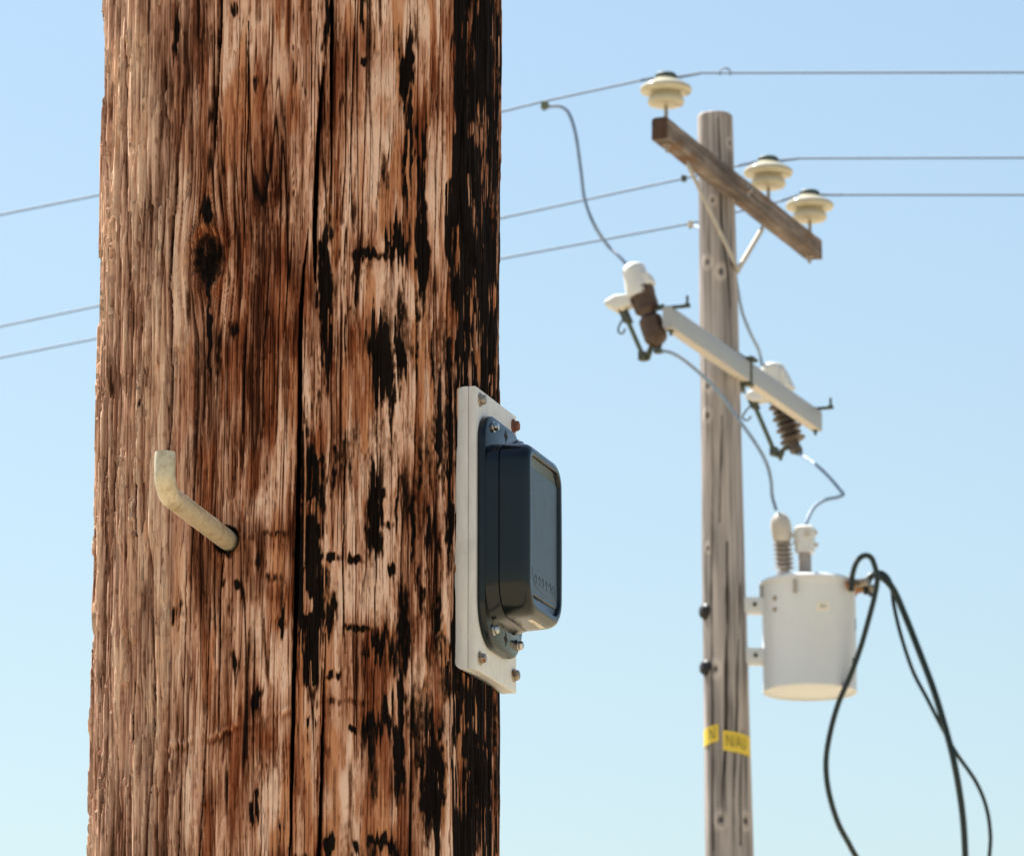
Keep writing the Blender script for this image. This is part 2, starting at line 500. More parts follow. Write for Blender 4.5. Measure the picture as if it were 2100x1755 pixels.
def build_near_pole():
    a_d = np.linspace(-math.radians(108), math.radians(108), 1500)
    a_b = np.linspace(math.radians(108), math.radians(252), 70)[1:-1]
    ang = np.concatenate([a_d, a_b])
    zd = np.arange(-405, 366, 0.85)
    zr = np.concatenate([[-AX.z * 1000 - 300], np.linspace(-AX.z * 1000, -500, 25), np.linspace(-480, -408, 14), zd, np.linspace(368, 460, 14), np.linspace(500, 7400, 50)])
    s = (RP * 1000 * ang)[None, :] + 0 * zr[:, None]
    z = zr[:, None] + 0 * ang[None, :]
    xr = 411 * np.sin(np.clip(ang, -1.57, 1.57))[None, :] + 614 + 0 * z       # photo column for zoning
    # grain flow, bending round the knot
    ks, kz = sz(440, 538)
    ds, dz = s - ks, z - kz
    su = s + 5.0 * (fbm(s / 60, z / 260, 3, 2) - 0.5) + 1.1 * (vnoise(s / 6, z / 34, 5) - 0.5)
    su = su - 10 * np.tanh(ds / 5) * np.exp(-np.abs(ds) / 22) * np.exp(-(dz / 40) ** 2)
    f1 = .55 * vnoise(su / 0.8, z / 34, 11) + .45 * vnoise(su / 1.35, z / 26, 15); f2 = vnoise(su / 2.0, z / 75, 12); f3 = vnoise(su / 5.5, z / 190, 13); f4 = vnoise(su / 16, z / 300, 14)
    rag = vnoise(su / 0.8, z / 14, 21)
    left = 1 - sstep(330, 470, xr)                      # weathered, splintery side
    right = sstep(600, 800, xr)
    H = (0.45 + .5 * left) * (f1 - .5) + 1.0 * (f2 - .5) + 1.5 * (f3 - .5) + 2.4 * (f4 - .5)
    # torn plates with ragged ends
    p1 = vnoise(su / 9 + 0.35 * f1, z / 105 + 0.5 * rag, 31)
    p2 = vnoise(su / 4.5 + 0.3 * f1, z / 62 + 0.35 * rag, 32)
    st1 = sstep(.50, .53, p1); st2 = sstep(.55, .59, p2)
    H = H + (0.9 + 1.5 * left) * (st1 - .5) + (0.4 + 1.3 * left) * (st2 - .3)
    # raised slivers, mostly on the weathered side
    sl_ = vnoise(su / 1.1 + 4, z / 46 + .35 * rag, 41)
    sliv = sstep(.80, .88, sl_) * (0.15 + 0.85 * left)
    for (x, y, w, h) in ((300, 290, 22, 90), (312, 400, 14, 90), (262, 500, 10, 120), (268, 700, 10, 110), (290, 560, 8, 120), (300, 850, 26, 40), (250, 950, 14, 120), (322, 640, 10, 60), (330, 1080, 16, 60), (262, 1250, 14, 160), (300, 1500, 14, 90)):
        a, b = sz(x, y)
        e = np.exp(-((s - a) / (w * UMM / max(.35, math.cos(a / (RP * 1000))))) ** 2 - ((z - b) / (h * UMM)) ** 2)
        sliv = np.maximum(sliv, e * sstep(.60, .72, sl_ + .12 * (rag - .5)))
    H = H + 1.5 * sliv
    # fine checks: contours of stretched noise
    def checks(a, b, seed, w):
        q = vnoise(su / a, z / b, seed)
        return np.exp(-(np.abs(q - .5) / w) ** 2) * sstep(.42, .62, vnoise(su / 13, z / 80, seed + 1))
    ck = np.maximum(checks(5.0, 260, 51, .030), checks(9.0, 420, 61, .022))
    ck = np.maximum(ck, 0.7 * checks(2.6, 150, 71, .04))
    ck = np.maximum(ck, 0.5 * checks(1.5, 110, 81, .05))
    ck = np.maximum(ck, 0.9 * checks(3.6, 330, 87, .025))
    H = H - 1.7 * ck
    # long drying cracks
    crack = np.zeros_like(H)
    shade = np.zeros_like(H)
    def add_crack(pts, depth, jit=0.3, soft=1.0):
        nonlocal crack, shade, H
        P = [(*sz(x, y), (w if w < 8 else 8 + (w - 8) * .4) * .86 * UMM) for x, y, w in pts]
        P.sort(key=lambda q: q[1])
        zs = [q[1] for q in P]
        cs = np.interp(zr, zs, [q[0] for q in P]); ws = np.interp(zr, zs, [q[2] for q in P], left=0, right=0)
        cs = cs + jit * (vnoise(zr / 14, zr * 0, 91) - .5) * 2 + jit * .6 * (vnoise(zr / 4, zr * 0 + 5, 92) - .5)
        d = np.abs(s - cs[:, None]) / np.maximum(ws[:, None] * .5, 0.02)
        k = np.clip(1.25 - d, 0, 1) ** 0.55 * (ws[:, None] > 0.08)
        H = H - depth * k * np.clip(ws[:, None] / 1.6, 0.25, 1)
        crack = np.maximum(crack, sstep(.1, .6, k) * soft)
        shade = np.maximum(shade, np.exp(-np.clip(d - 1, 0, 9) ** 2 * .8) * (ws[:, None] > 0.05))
    add_crack([(687, -90, 9), (688, 0, 10), (689, 110, 10), (689, 230, 6), (690, 330, 3.5), (690, 430, 1.5)], 13)
    add_crack([(673, 150, 2), (668, 220, 7), (663, 300, 10), (659, 400, 12), (657, 480, 13), (658, 540, 9), (659, 590, 2)], 13)
    add_crack([(644, 480, 1), (636, 560, 5), (630, 640, 10), (630, 800, 11), (629, 950, 11), (627, 1180, 11), (623, 1320, 10), (622, 1450, 8), (620, 1570, 7), (619, 1650, 4), (613, 1800, 3)], 13)
    add_crack([(684, 1280, 1.5), (682, 1400, 4), (681, 1500, 7), (678, 1620, 8), (674, 1760, 9), (672, 1860, 9)], 12)
    add_crack([(462, -90, 8), (462, 0, 8), (461, 90, 8), (458, 200, 6.5), (455, 290, 4), (452, 350, 1)], 12)
    add_crack([(388, 190, 2), (384, 290, 5), (376, 400, 8), (367, 520, 9), (367, 600, 7), (371, 680, 6), (369, 800, 4), (364, 930, 2.5)], 7, .8)
    add_crack([(343, 1180, 2), (341, 1300, 4), (341, 1400, 5), (343, 1520, 6), (334, 1640, 6), (328, 1800, 7)], 8, .7)
    add_crack([(455, 1230, 1), (451, 1330, 2.5), (450, 1480, 3), (445, 1600, 4), (438, 1800, 3)], 7)
    add_crack([(484, 1110, 3), (476, 1200, 3.2), (474, 1320, 4), (474, 1400, 3), (474, 1480, 1)], 7)
    add_crack([(262, 60, 3), (262, 300, 5), (270, 480, 4), (278, 640, 2)], 5, .8)
    add_crack([(566, 560, 1), (560, 660, 2.2), (556, 800, 2.2), (556, 900, 1)], 5)
    add_crack([(596, 700, 1), (604, 560, 2.2), (600, 420, 2.2), (592, 300, 1)], 5)
    add_crack([(734, -60, 2.4), (733, 120, 2.6), (728, 300, 2.6), (724, 430, 1)], 6)
    add_crack([(722, 880, 1), (720, 1000, 3), (718, 1150, 3), (722, 1320, 1)], 6)
    add_crack([(905, -60, 3), (902, 150, 3), (898, 330, 4), (893, 600, 3), (897, 800, 3.6), (902, 1000, 2.4), (898, 1200, 1)], 6)
    add_crack([(950, 240, 2), (940, 420, 4), (933, 640, 5), (925, 900, 5), (932, 1200, 4), (925, 1500, 4), (930, 1800, 4)], 6)
    add_crack([(858, 620, 1.5), (862, 800, 3), (856, 1000, 3), (860, 1200, 2)], 5)
    add_crack([(780, 820, 1), (782, 920, 2), (784, 1060, 2), (781, 1200, 2), (780, 1420, 1.5)], 5)
    add_crack([(236, 300, 2), (232, 600, 4), (236, 900, 4), (230, 1300, 3), (226, 1800, 4)], 5, .9)
    add_crack([(308, 820, 2), (300, 1000, 4), (303, 1200, 4), (298, 1500, 3), (296, 1800, 4)], 5, .9)
    add_crack([(520, 60, 1.5), (522, 260, 2.5), (516, 420, 2), (512, 620, 1)], 4)
    add_crack([(408, 1120, 1), (405, 1300, 2.6), (404, 1500, 2.6), (398, 1800, 2.4)], 5)
    # knot
    kr = np.sqrt((ds / 14.0) ** 2 + (dz / 20.0) ** 2) + .30 * (fbm(s / 5, z / 5, 95, 2) - .5)
    H = H - 3.0 * np.exp(-(kr / 1.0) ** 4) + 1.8 * np.exp(-((kr - 1.28) / .22) ** 2) + .9 * np.exp(-(kr) ** 4) * (vnoise(s / 1.6, z / 1.6, 96) - .5) * 2
    # peg hole
    hs, hz = sz(486, 1097)
    hd = np.sqrt((s - hs) ** 2 + (z - hz) ** 2) + .8
    H = H - 6 * (1 - sstep(9.6, 10.8, hd + 0.6 * (rag - .5)))
    # tar (creosote) patches: centre x, y, half width, half height, weight
    T = [(839, 150, 13, 56, 1.5), (844, 335, 9, 98, 1.3), (871, 355, 9, 96, 1.2), (869, 522, 14, 84, 1.5), (822, 505, 27, 38, 1.25), (780, 532, 62, 11, .8), (680, 600, 10, 140, 1.3), (720, 632, 7, 110, .8),
         (790, 738, 21, 72, 1.5), (826, 728, 13, 42, 1.3), (811, 848, 10, 50, .9), (766, 718, 12, 25, .9), (800, 350, 20, 50, .52), (766, 105, 13, 40, .55), (749, 35, 8, 36, .95), (754, 142, 8, 10, 1.0), (740, 560, 8, 50, .7),
         (370, 65, 7, 50, .65), (267, 105, 8, 45, .55), (487, 45, 9, 18, .85), (442, 466, 13, 34, .75), (442, 615, 8, 42, 1.0), (444, 739, 5, 62, 1.1), (467, 709, 8, 50, .65), (499, 679, 11, 16, .75), (541, 170, 4, 32, .75), (560, 400, 4, 40, .6),
         (655, 1126, 23, 205, 1.6), (655, 1376, 14, 62, 1.5), (783, 1030, 15, 66, 1.35), (778, 1100, 19, 30, .95), (800, 1068, 24, 4, .85), (703, 1131, 14, 9, 1.05), (745, 1136, 13, 11, .95), (813, 1156, 8, 12, 1.05),
         (836, 1250, 11, 82, .95), (693, 1246, 13, 46, 1.0), (653, 1240, 20, 35, .6), (748, 1271, 25, 8, .85), (798, 1305, 48, 34, .62), (768, 1306, 13, 25, .95), (695, 1361, 20, 10, .85), (833, 1455, 10, 125, 1.4),
         (773, 1462, 24, 28, .85), (773, 1530, 12, 62, .62), (805, 1452, 11, 28, 1.0), (733, 1414, 45, 4, .75), (733, 1467, 10, 8, .95), (882, 1560, 12, 150, .85), (898, 1577, 12, 155, 1.15), (803, 1687, 34, 16, .8), (753, 1692, 10, 15, 1.0),
         (695, 1692, 9, 20, 1.2), (643, 1714, 18, 3, .85), (828, 1707, 13, 30, .75), (598, 1246, 8, 38, 1.05), (553, 1407, 10, 28, .95), (543, 1617, 7, 30, .85), (600, 1662, 5, 26, .8), (380, 1246, 7, 15, .95), (392, 1222, 6, 42, .55),
         (513, 1186, 8, 9, 1.0), (482, 1181, 6, 12, .9), (583, 1084, 28, 3.5, .95), (580, 1169, 18, 3.5, .75), (505, 1341, 7, 20, .6), (553, 1141, 9, 25, .6), (926, 1016, 6, 155, 1.4), (823, 1026, 4, 62, 1.0), (858, 1076, 5, 84, .9),
         (868, 1200, 6, 55, .9), (883, 1100, 4, 95, .85), (903, 1250, 6, 62, .8), (848, 1320, 8, 40, 1.0), (885, 1330, 13, 30, .55), (905, 900, 5, 110, .85), (890, 780, 4, 60, .7), (487, 1110, 18, 20, .9), (675, 60, 6, 60, .95), (668, 860, 7, 80, .6),
         (640, 905, 6, 60, .7), (700, 960, 5, 60, .6), (860, 700, 5, 90, .85), (935, 500, 16, 60, 1.4), (505, 900, 4, 30, .5), (560, 860, 5, 40, .5), (345, 960, 4, 30, .4)]
    D = np.zeros_like(H)
    # every fibre soaks up a different length, so patch ends break into fingers
    fing = 34 * (vnoise(su / 1.7, z / 300, 171) - .5) + 26 * (vnoise(su / 4.2, z / 300, 172) - .5) + 9 * (vnoise(s / 1.0, z / 5, 173) - .5)
    sw_ = s + 7 * (fbm(s / 14, z / 20, 174, 3) - .5) + 3.0 * (vnoise(s / 2.2, z / 8, 175) - .5)
    for (x, y, w, h, k) in T:
        a, b = sz(x, y)
        if h < 7: h, k = 8.5, .60
        wm = w * UMM / max(.35, math.cos(a / (RP * 1000))); hm = h * UMM / CE
        lim_ = min(1.0, (hm / 20) ** 1.4)
        e = np.abs((sw_ - a) / wm) ** 2.2 + np.abs((z + lim_ * fing - b) / hm) ** 2.4
        D = np.maximum(D, k * np.exp(-0.8 * e))
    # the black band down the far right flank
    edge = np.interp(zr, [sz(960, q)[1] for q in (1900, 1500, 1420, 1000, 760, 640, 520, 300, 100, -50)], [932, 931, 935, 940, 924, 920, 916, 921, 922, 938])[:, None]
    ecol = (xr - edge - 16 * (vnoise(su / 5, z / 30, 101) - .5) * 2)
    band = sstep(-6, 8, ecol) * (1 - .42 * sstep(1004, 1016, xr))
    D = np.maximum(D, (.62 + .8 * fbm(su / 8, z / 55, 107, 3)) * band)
    # broad scatter on the right half
    upper = sstep(20, 150, z)
    D = np.maximum(D, (.13 + .36 * sstep(.42, .72, fbm(s / 26, z / 50, 103, 2))) * right * (1 - .85 * upper))
    nt = .45 * vnoise(su / 2.6, z / 34, 111) + .3 * vnoise(su / 7, z / 48, 112) + .25 * vnoise(s / 1.5, z / 4.5, 113)
    tar = sstep(.06, .78, D + .95 * (nt - .5) - .02)
    # bright bare slivers left inside the black
    bs = sstep(.68, .76, vnoise(su / 1.4 + 9, z / 24, 121)) * sstep(.42, .60, vnoise(s / 14, z / 40, 122))
    for (x, y, w, h) in ((991, 280, 13, 30), (1001, 370, 12, 30), (971, 620, 13, 34), (981, 725, 12, 50), (941, 564, 8, 22), (935, 700, 8, 50), (962, 150, 5, 60), (975, 460, 5, 40), (950, 1560, 8, 80), (985, 1720, 8, 60), (955, 1450, 6, 40)):
        a, b = sz(x, y)
        e = np.exp(-((sw_ - a) / (w * UMM / max(.3, math.cos(a / (RP * 1000))))) ** 2 - ((z + fing - b) / (h * UMM)) ** 2)
        bs = np.maximum(bs, .85 * sstep(.35, .75, e * .8 + .9 * (vnoise(su / 1.2, z / 30, 123) - .45)))
    tar = tar * (1 - .93 * bs)
    tar = np.maximum(tar, crack * .98)  # crack insides blackened by this mask too: painted shade, not tar
    tar = np.maximum(tar, (.72 + .5 * (fbm(s / 4, z / 4, 97, 3) - .3)) * np.exp(-(kr / 1.0) ** 9))
    tar = np.maximum(tar, .85 * (1 - sstep(10.5, 12.5, hd + 1.5 * (rag - .5))))
    tar = np.maximum(tar, .75 * ck * (1 - .5 * left))
    # brown-red bleed round the tar and in tongues
    halo = sstep(.12, .5, D + .9 * (nt - .5))
    bt = fbm(su / 10, z / 70, 131, 3)
    stain = np.clip(.50 * halo + .90 * sstep(.48, .68, bt) * (1 - .65 * left) + .55 * np.exp(-((kr - 1.1) / .5) ** 2), 0, .95)
    # tone of the bare wood
    big = fbm(su / 22, z / 120, 141, 3)
    tone = .57 + (.30 + .12 * left) * (f1 - .5) + (.24 + .1 * left) * (f2 - .5) + .16 * (f3 - .5) + 1.0 * (big - .5) + .12 * right
    tone = tone + .16 * (st1 - .5) + .10 * (st2 - .5) + .34 * sliv  # sun catching the slivers painted in as a paler tone
    tone = tone - .16 * sstep(.78, .88, vnoise(s / .9, z / 6.5, 191)) - .13 * sstep(.66, .82, vnoise(su / 1.8, z / 22, 192)) + .16 * sstep(.72, .85, vnoise(s / 1.6, z / 22, 193))
    tone = tone - .25 * shade * (1 - crack) * .7 - .30 * ck  # shade beside the cracks painted into the tone
    lt = [(826, 45, 90, 45, .26), (771, 215, 45, 80, .26), (811, 190, 20, 60, .3), (756, 350, 45, 90, .24), (891, 350, 20, 120, .2), (786, 600, 38, 45, .34), (800, 650, 25, 40, .2), (721, 800, 25, 80, .26), (597, 474, 38, 60, .24), (412, 250, 25, 70, .14),
          (590, 600, 20, 60, .15), (748, 1200, 52, 55, .42), (763, 926, 40, 60, .34), (583, 1150, 30, 40, .3), (570, 1270, 52, 60, .26), (573, 1366, 45, 50, .3), (583, 1600, 26, 45, .55), (583, 1667, 28, 30, .4), (733, 1527, 34, 110, .40), (703, 1627, 30, 70, .28),
          (873, 1376, 42, 60, .3), (563, 976, 35, 90, .2), (560, 1040, 30, 40, .2), (808, 1637, 28, 40, .2), (850, 1150, 50, 100, .15), (740, 1700, 30, 60, .25), (870, 640, 22, 50, .25), (905, 120, 20, 70, .3), (650, 330, 10, 180, .2),
          (505, 470, 30, 120, -.10), (560, 250, 60, 140, -.10), (600, 690, 50, 45, -.12), (470, 1200, 60, 60, -.08), (500, 1560, 40, 120, -.10), (420, 1480, 60, 60, -.06)]
    for (x, y, w, h, k) in lt:
        a, b = sz(x, y)
        e = ((s - a) / (w * UMM)) ** 2 + ((z - b) / (h * UMM)) ** 2
        tone = tone + 1.25 * k * np.exp(-e ** 1.5) * (.55 + .7 * sstep(.3, .7, nt))
        tar = tar * (1 - max(k, 0) * .9 * np.exp(-e ** 1.5) * (D < .6))
    for (x, y, w, h, k) in ((545, 300, 70, 130, .5), (600, 690, 50, 42, .75), (512, 630, 30, 50, .6), (796, 240, 30, 40, .6), (766, 110, 40, 50, .5), (808, 1577, 22, 60, .75), (573, 1487, 45, 35, .75), (803, 1352, 25, 45, .9), (798, 1300, 60, 45, .9), (362, 1627, 14, 60, .6),
                            (453, 1452, 50, 40, .35), (442, 500, 36, 60, .6), (653, 1240, 30, 45, .9), (780, 530, 70, 40, .7), (520, 1640, 30, 90, .5), (560, 1140, 60, 50, .3), (810, 640, 14, 40, .6), (660, 1000, 14, 90, .7), (860, 1000, 30, 100, .35)):
        a, b = sz(x, y)
        e = ((s - a) / (w * UMM)) ** 2 + ((z - b) / (h * UMM)) ** 2
        stain = np.maximum(stain, k * np.exp(-e ** 1.4) * (.4 + .9 * sstep(.3, .65, nt)))
    stain = np.clip(stain, 0, .95)
    for pts in ([(853, 420), (852, 560), (856, 700), (853, 820)], [(711, 470), (714, 600), (716, 760)], [(800, 880), (799, 1000), (801, 1130), (800, 1260)], [(676, 1250), (675, 1330), (672, 1440)], [(640, 870), (641, 1000), (641, 1150)],
                [(823, 880), (822, 1000), (828, 1120)], [(880, 900), (872, 1040), (874, 1180)], [(916, 1010), (915, 1180), (922, 1340)], [(926, 1430), (930, 1560), (928, 1700)], [(701, 60), (703, 200), (700, 340)], [(883, 60), (880, 200), (886, 420)], [(640, 1420), (640, 1600), (634, 1740)]):
        P = sorted([sz(*q) for q in pts], key=lambda q: q[1])
        cs = np.interp(zr, [q[1] for q in P], [q[0] for q in P]) + .5 * (vnoise(zr / 18, zr * 0, 161) - .5) * 2
        live = (zr > P[0][1]) & (zr < P[-1][1])
        k = np.exp(-((s - cs[:, None]) / 0.75) ** 2) * live[:, None] * sstep(.25, .5, vnoise(z / 60, z * 0 + pts[0][0], 162))
        H = H + 1.1 * k
        tar = tar * (1 - .9 * k); tone = tone + .30 * k
    # scar line running across the lower left (old band mark)
    ls = np.interp(s[0], [sz(x, 0)[0] for x in (360, 440, 520, 600, 700)], [sz(x, y)[1] for x, y in ((360, 1505), (440, 1480), (520, 1455), (600, 1432), (700, 1415))])
    dl = z - ls[None, :] - 2.0 * (rag - .5) * 2 + 4.5 * (vnoise(su / 2.2, z * 0, 181) - .5) + 5 * (vnoise(s / 14, z * 0, 182) - .5)
    on = sstep(355, 380, xr) * (1 - sstep(600, 640, xr)) * (.25 + .75 * sstep(.3, .6, vnoise(s / 7, z * 0, 183)))
    H = H + .9 * np.exp(-(dl / 2.2) ** 2) * on - .6 * sstep(-16, -3, dl) * (1 - sstep(-3, 0, dl)) * on
    tone = tone + .22 * np.exp(-(dl / 2.0) ** 2) * on - .22 * np.exp(-((dl + 4.5) / 2.6) ** 2) * on
    weather = np.clip(left * .95 + .30 * sstep(.45, .7, fbm(s / 26, z / 90, 151, 2)) * (1 - right), 0, 1)
    H = H - .5 * tar - .5 * stain * (1 - tar)
    # the flat gain cut for the board
    nb = math.radians(90 - 16.6)
    dist = (RP * 1000 + H) * np.cos(ang[None, :] - nb)
    zb = (z - BOARD_Z)
    inb = (zb < 105) & (zb > -113) & (np.abs((RP * 1000) * np.sin(ang[None, :] - nb)) < 53) & (np.cos(ang[None, :] - nb) > 0)
    lim = (BOARD_BACK + 1.5) / np.maximum(np.cos(ang[None, :] - nb), .2) - RP * 1000
    lim = lim + np.maximum(0, -107.2 - zb) * 3.0
    H = np.where(inb, np.minimum(H, np.maximum(lim, -14)), H)
    lo = zr < -AX.z * 1000 + 1
    tone = np.clip(.5 + 1.18 * (tone - .48), 0, 1)
    Rz = (RP + 0.0004 * (-zr / 1000)) + 0 * zr
    o = grid_mesh("utility_pole", None, None, H / 1000.0, Rz, (AX.x, AX.y, AX.z), (0, 0),
                  {"tone": tone, "tar": np.clip(tar, 0, 1), "stain": stain, "weather": weather}, M['wood_near'], ang, AX.z + zr / 1000.0)
    return o

# board plane numbers are needed by the pole (mm)
ALPHA = math.radians(16.6)
BOARD_BACK = 378 * UMM
BOARD_Z = ((877.5 - 1076) - (-247) * -0.225) * UMM / CE      # height of the board's middle above AX
near = build_near_pole()
props(near, "thick brown wooden pole in front, tar-stained and cracked, with a peg and a boxed device", "utility pole")

UPV = Vector((0, 0, 1))
# bent step peg driven into the near pole
ps, pz = sz(486, 1097)
ph = ps / (RP * 1000)
nrm = Vector((math.sin(ph), -math.cos(ph), 0))
pdir = Vector((math.sin(math.radians(-16.4)), -math.cos(math.radians(-16.4)), .052)).normalized()
p_in = Vector((AX.x, AX.y, AX.z + pz / 1000)) + nrm * (RP - 0.03)
p0 = Vector((AX.x, AX.y, AX.z + pz / 1000)) + nrm * RP
Lp = 0.134
BR = 0.014
p_in = p0 - pdir * 0.03
bend = p0 + pdir * (Lp - BR)
path = [p_in, p0, p0 + pdir * (Lp * .5), bend]
for k in range(1, 9):
    a = math.radians(90 * k / 8)
    path.append(bend + pdir * (BR * math.sin(a)) + UPV * (BR * (1 - math.cos(a))))
tip = path[-1]
path += [tip + UPV * q for q in (0.006, 0.012, 0.0152)]
dense = []
for a, b in zip(path[:-1], path[1:]):
    m = max(1, int((b - a).length / 0.004))
    dense += [a.lerp(b, i / m) for i in range(m)]
dense.append(path[-1])
rr = [0.0076 + 0.0001 * math.sin(i * 1.7) for i in range(len(dense))]
rr[-1] = 0.0073
pg = MB().tube(dense, rr, 24).build("step_peg", M['galv_peg'], near, smooth=50, label="bent galvanised step peg with rust-brown stains")

# ------------------------------------------------------------------ board and device (local: x along the face, -y outward, z up; mm)
TT = Vector((math.sin(ALPHA), math.cos(ALPHA), 0)); NN = Vector((math.cos(ALPHA), -math.sin(ALPHA), 0))
BC = Vector((AX.x, AX.y, AX.z + BOARD_Z / 1000))

def loc(t, n, z):
    """t along the board, n outward from the pole axis, z up from the board's middle, all mm"""
    return BC + TT * (t * .976 / 1000) + NN * (n / 1000) + Vector((0, 0, z * .957 / 1000))

B0 = BOARD_BACK; BW = 54.0; BT = 16.2; BH = 112.0
brd = thing("mounting_board", loc(0, B0, -BH), "white painted board let into the flank of the brown pole", "board")
b = MB()
def slab(n0, n1, w, h, rb, rf):
    prof = rrect(n0, n1, -h, h, (rb, rf, rf, rb), 5)
    b.loft([[loc(t, n, z) for n, z in prof] for t in (-w, w)])
slab(B0, B0 + 10.0, BW, BH, 7.0, .3)
slab(B0 + 9.9, B0 + 10.8, BW - 1.6, BH - 1.6, .1, .1)
slab(B0 + 10.7, B0 + BT, BW - .12, BH - .1, .3, .9)
b.build("backing_board", M['board'], brd, bevel=0.0004, seg=2)
F = B0 + BT
def screw(parent, t, n, z, r, h, mat, name="screw", rot=0.3, label=None):
    m = MB()
    p = loc(t, n, z)
    m.lathe(p, NN, [(-.002, r * 1.25 / 1000), (.0008, r * 1.25 / 1000), (.0011, r * 1.18 / 1000)], 24)
    hexa = []
    for k, (q, rad) in enumerate(((0.0011, r), (h / 1000 * .72, r), (h / 1000, r * .8))):
        hexa.append([p + NN * q + (TT * math.cos(rot + math.pi / 3 * i) + Vector((0, 0, 1)) * math.sin(rot + math.pi / 3 * i)) * (rad / 1000) for i in range(6)])
    m.loft(hexa)
    return m.build(name, mat, parent, bevel=0.0003, label=label)
screw(brd, -BW + 10.5, F, 103, 4.2, 4.6, M['zinc'])
screw(brd, BW - 8.5, F, 102, 4.4, 4.8, M['rust'], label="rusty brown screw")
screw(brd, -BW + 11, F, -102, 4.2, 4.6, M['zinc'], rot=.1)
screw(brd, BW - 7.5, F, -99, 4.2, 4.6, M['zinc'], rot=.5)

dev = thing("meter_box", loc(0, F, -92), "black plastic meter transmitter with glossy cover, screwed to the white board", "meter box")
BK = 6.2                                           # bracket thickness
G0 = F + 0.15
prof = rrect(-50.2, 50.6, -91, 92.5, (34, 34, 26, 22), 10)
m = MB()
def inset(pr, d):
    cx = sum(p[0] for p in pr) / len(pr); cz = sum(p[1] for p in pr) / len(pr)
    sx = 1 - d / 50.0; sz_ = 1 - d / 91.0
    return [(cx + (x - cx) * sx, cz + (z - cz) * sz_) for x, z in pr]
m.loft([[loc(t, G0 + n, z) for t, z in inset(prof, d)] for n, d in ((0, 0.2), (.4, 0), (BK - 1.2, 0), (BK - .4, .35), (BK, 1.2))])
brk = m.build("bracket", M['plastic'], dev, smooth=40)
# cross-shaped slots in the bracket ears, their shade painted as thin black plates
def slot(t, z, name="slot"):
    q = MB()
    n0 = G0 + BK - 0.02; n1 = G0 + BK + .06
    out = []
    for k in range(16):
        a = 2 * math.pi * k / 16
        r = (5.2 if k % 4 == 0 else 2.7 if k % 4 == 2 else 3.9)
        out.append((t + r * math.cos(a), z + r * 1.15 * math.sin(a)))
    q.loft([[loc(x, n, y) for x, y in out] for n in (n0, n1)])
    q.build(name, M['slot_shade'], brk)
slot(4, 84); slot(4, -78.5)
screw(brk, -30, G0 + BK, 84, 3.5, 4.4, M['steel'], rot=.2)
screw(brk, -29, G0 + BK, -77, 3.5, 4.4, M['steel'], rot=.45)
screw(brk, 36, G0 + BK, -77.5, 3.5, 4.4, M['steel'], rot=.7)
screw(brk, 37, G0 + BK, 84, 3.5, 4.4, M['steel'], rot=.1)

def body_loop(n, ins, bulge=0.0, zb=0.0):
    x0, x1, z0, z1 = -49.5 + ins, 49.8 - ins, -68.5 + ins + zb, 68.8 - ins
    rb, rt = max(26 - ins, 3), max(17 - ins, 3)
    pr = rrect(x0, x1, z0, z1, (rb, rb, rt + 4, rt), 7)
    # extra points along the long sides so that the face can crown
    out = []
    for i, (x, z) in enumerate(pr):
        out.append((x, z))
        x2, z2 = pr[(i + 1) % len(pr)]
        if abs(z2 - z) > 20 or abs(x2 - x) > 20:
            for k in range(1, 6):
                out.append((x + (x2 - x) * k / 6, z + (z2 - z) * k / 6))
    return [loc(x, n + bulge * (1 - (z / 70) ** 2), z) for x, z in out]
SH = G0 + BK
bs_ = MB()
bs_.loft([body_loop(SH - .5, 0, 0, -3), body_loop(SH + 2, 0, 0, -2), body_loop(SH + 9.4, .0), body_loop(SH + 9.8, .35), body_loop(SH + 9.8, 1.2)])
bs_.build("back_shell", M['plastic'], dev, smooth=38)
fs_ = MB()
fs_.loft([body_loop(SH + 9.6, 1.3), body_loop(SH + 10.5, .9), body_loop(SH + 10.5, .3), body_loop(SH + 10.9, 0), body_loop(SH + 25.5, .9, .2), body_loop(SH + 28.6, 1.8, .4), body_loop(SH + 31.0, 3.6, .5), body_loop(SH + 32.2, 6.0, .5),
          body_loop(SH + 32.3, 9.6, .5), body_loop(SH + 31.9, 10.3, .5), body_loop(SH + 29.9, 10.8, .5), body_loop(SH + 29.6, 11.5, .5)], True, True)
cov = fs_.build("cover", M['plastic'], dev, smooth=38)
pn = MB()
def panel_loop(n, ins):
    L = rrect(-36 + ins, 37 - ins, -51 + ins, 49 - ins, (6, 6, 5, 3), 5)
    return [loc(x, n + 0.5 * (1 - (z / 70) ** 2), z) for x, z in L]
def panel_rows(n, ins):
    return panel_loop(n, ins)
pn.loft([panel_loop(SH + 29.0, 0), panel_loop(SH + 30.3, 0), panel_loop(SH + 30.6, .5)])
pan = pn.build("front_panel", M['plastic_panel'], cov, smooth=10)
# raised script on the panel: a swoosh and worn letters
sw = MB()
def pl(x, z): return loc(x, SH + 30.6 + 0.5 * (1 - (z / 70) ** 2) - 1.0, z)
def scr(pts, r=.09):
    sw.tube(spline([loc(x, SH + 30.62 + 0.5 * (1 - (z / 70) ** 2), z) for x, z in pts], 6), r / 1000, 6)
scr([(-33, -30), (-29, -38), (-22, -43), (-8, -45.5), (8, -46), (24, -45)])
for x0, w in ((-24, 7), (-14, 6), (-5, 7), (5, 6), (14, 8)):
    scr([(x0, -37), (x0 + w * .3, -33.5), (x0 + w * .6, -36.5), (x0 + w * .4, -40.5), (x0 + w * .9, -41)])
scr([(24, -41), (22, -37), (26, -34), (30, -37), (28, -41), (31, -43)])
sw.build("raised_script", M['plastic'], pan, smooth=60)
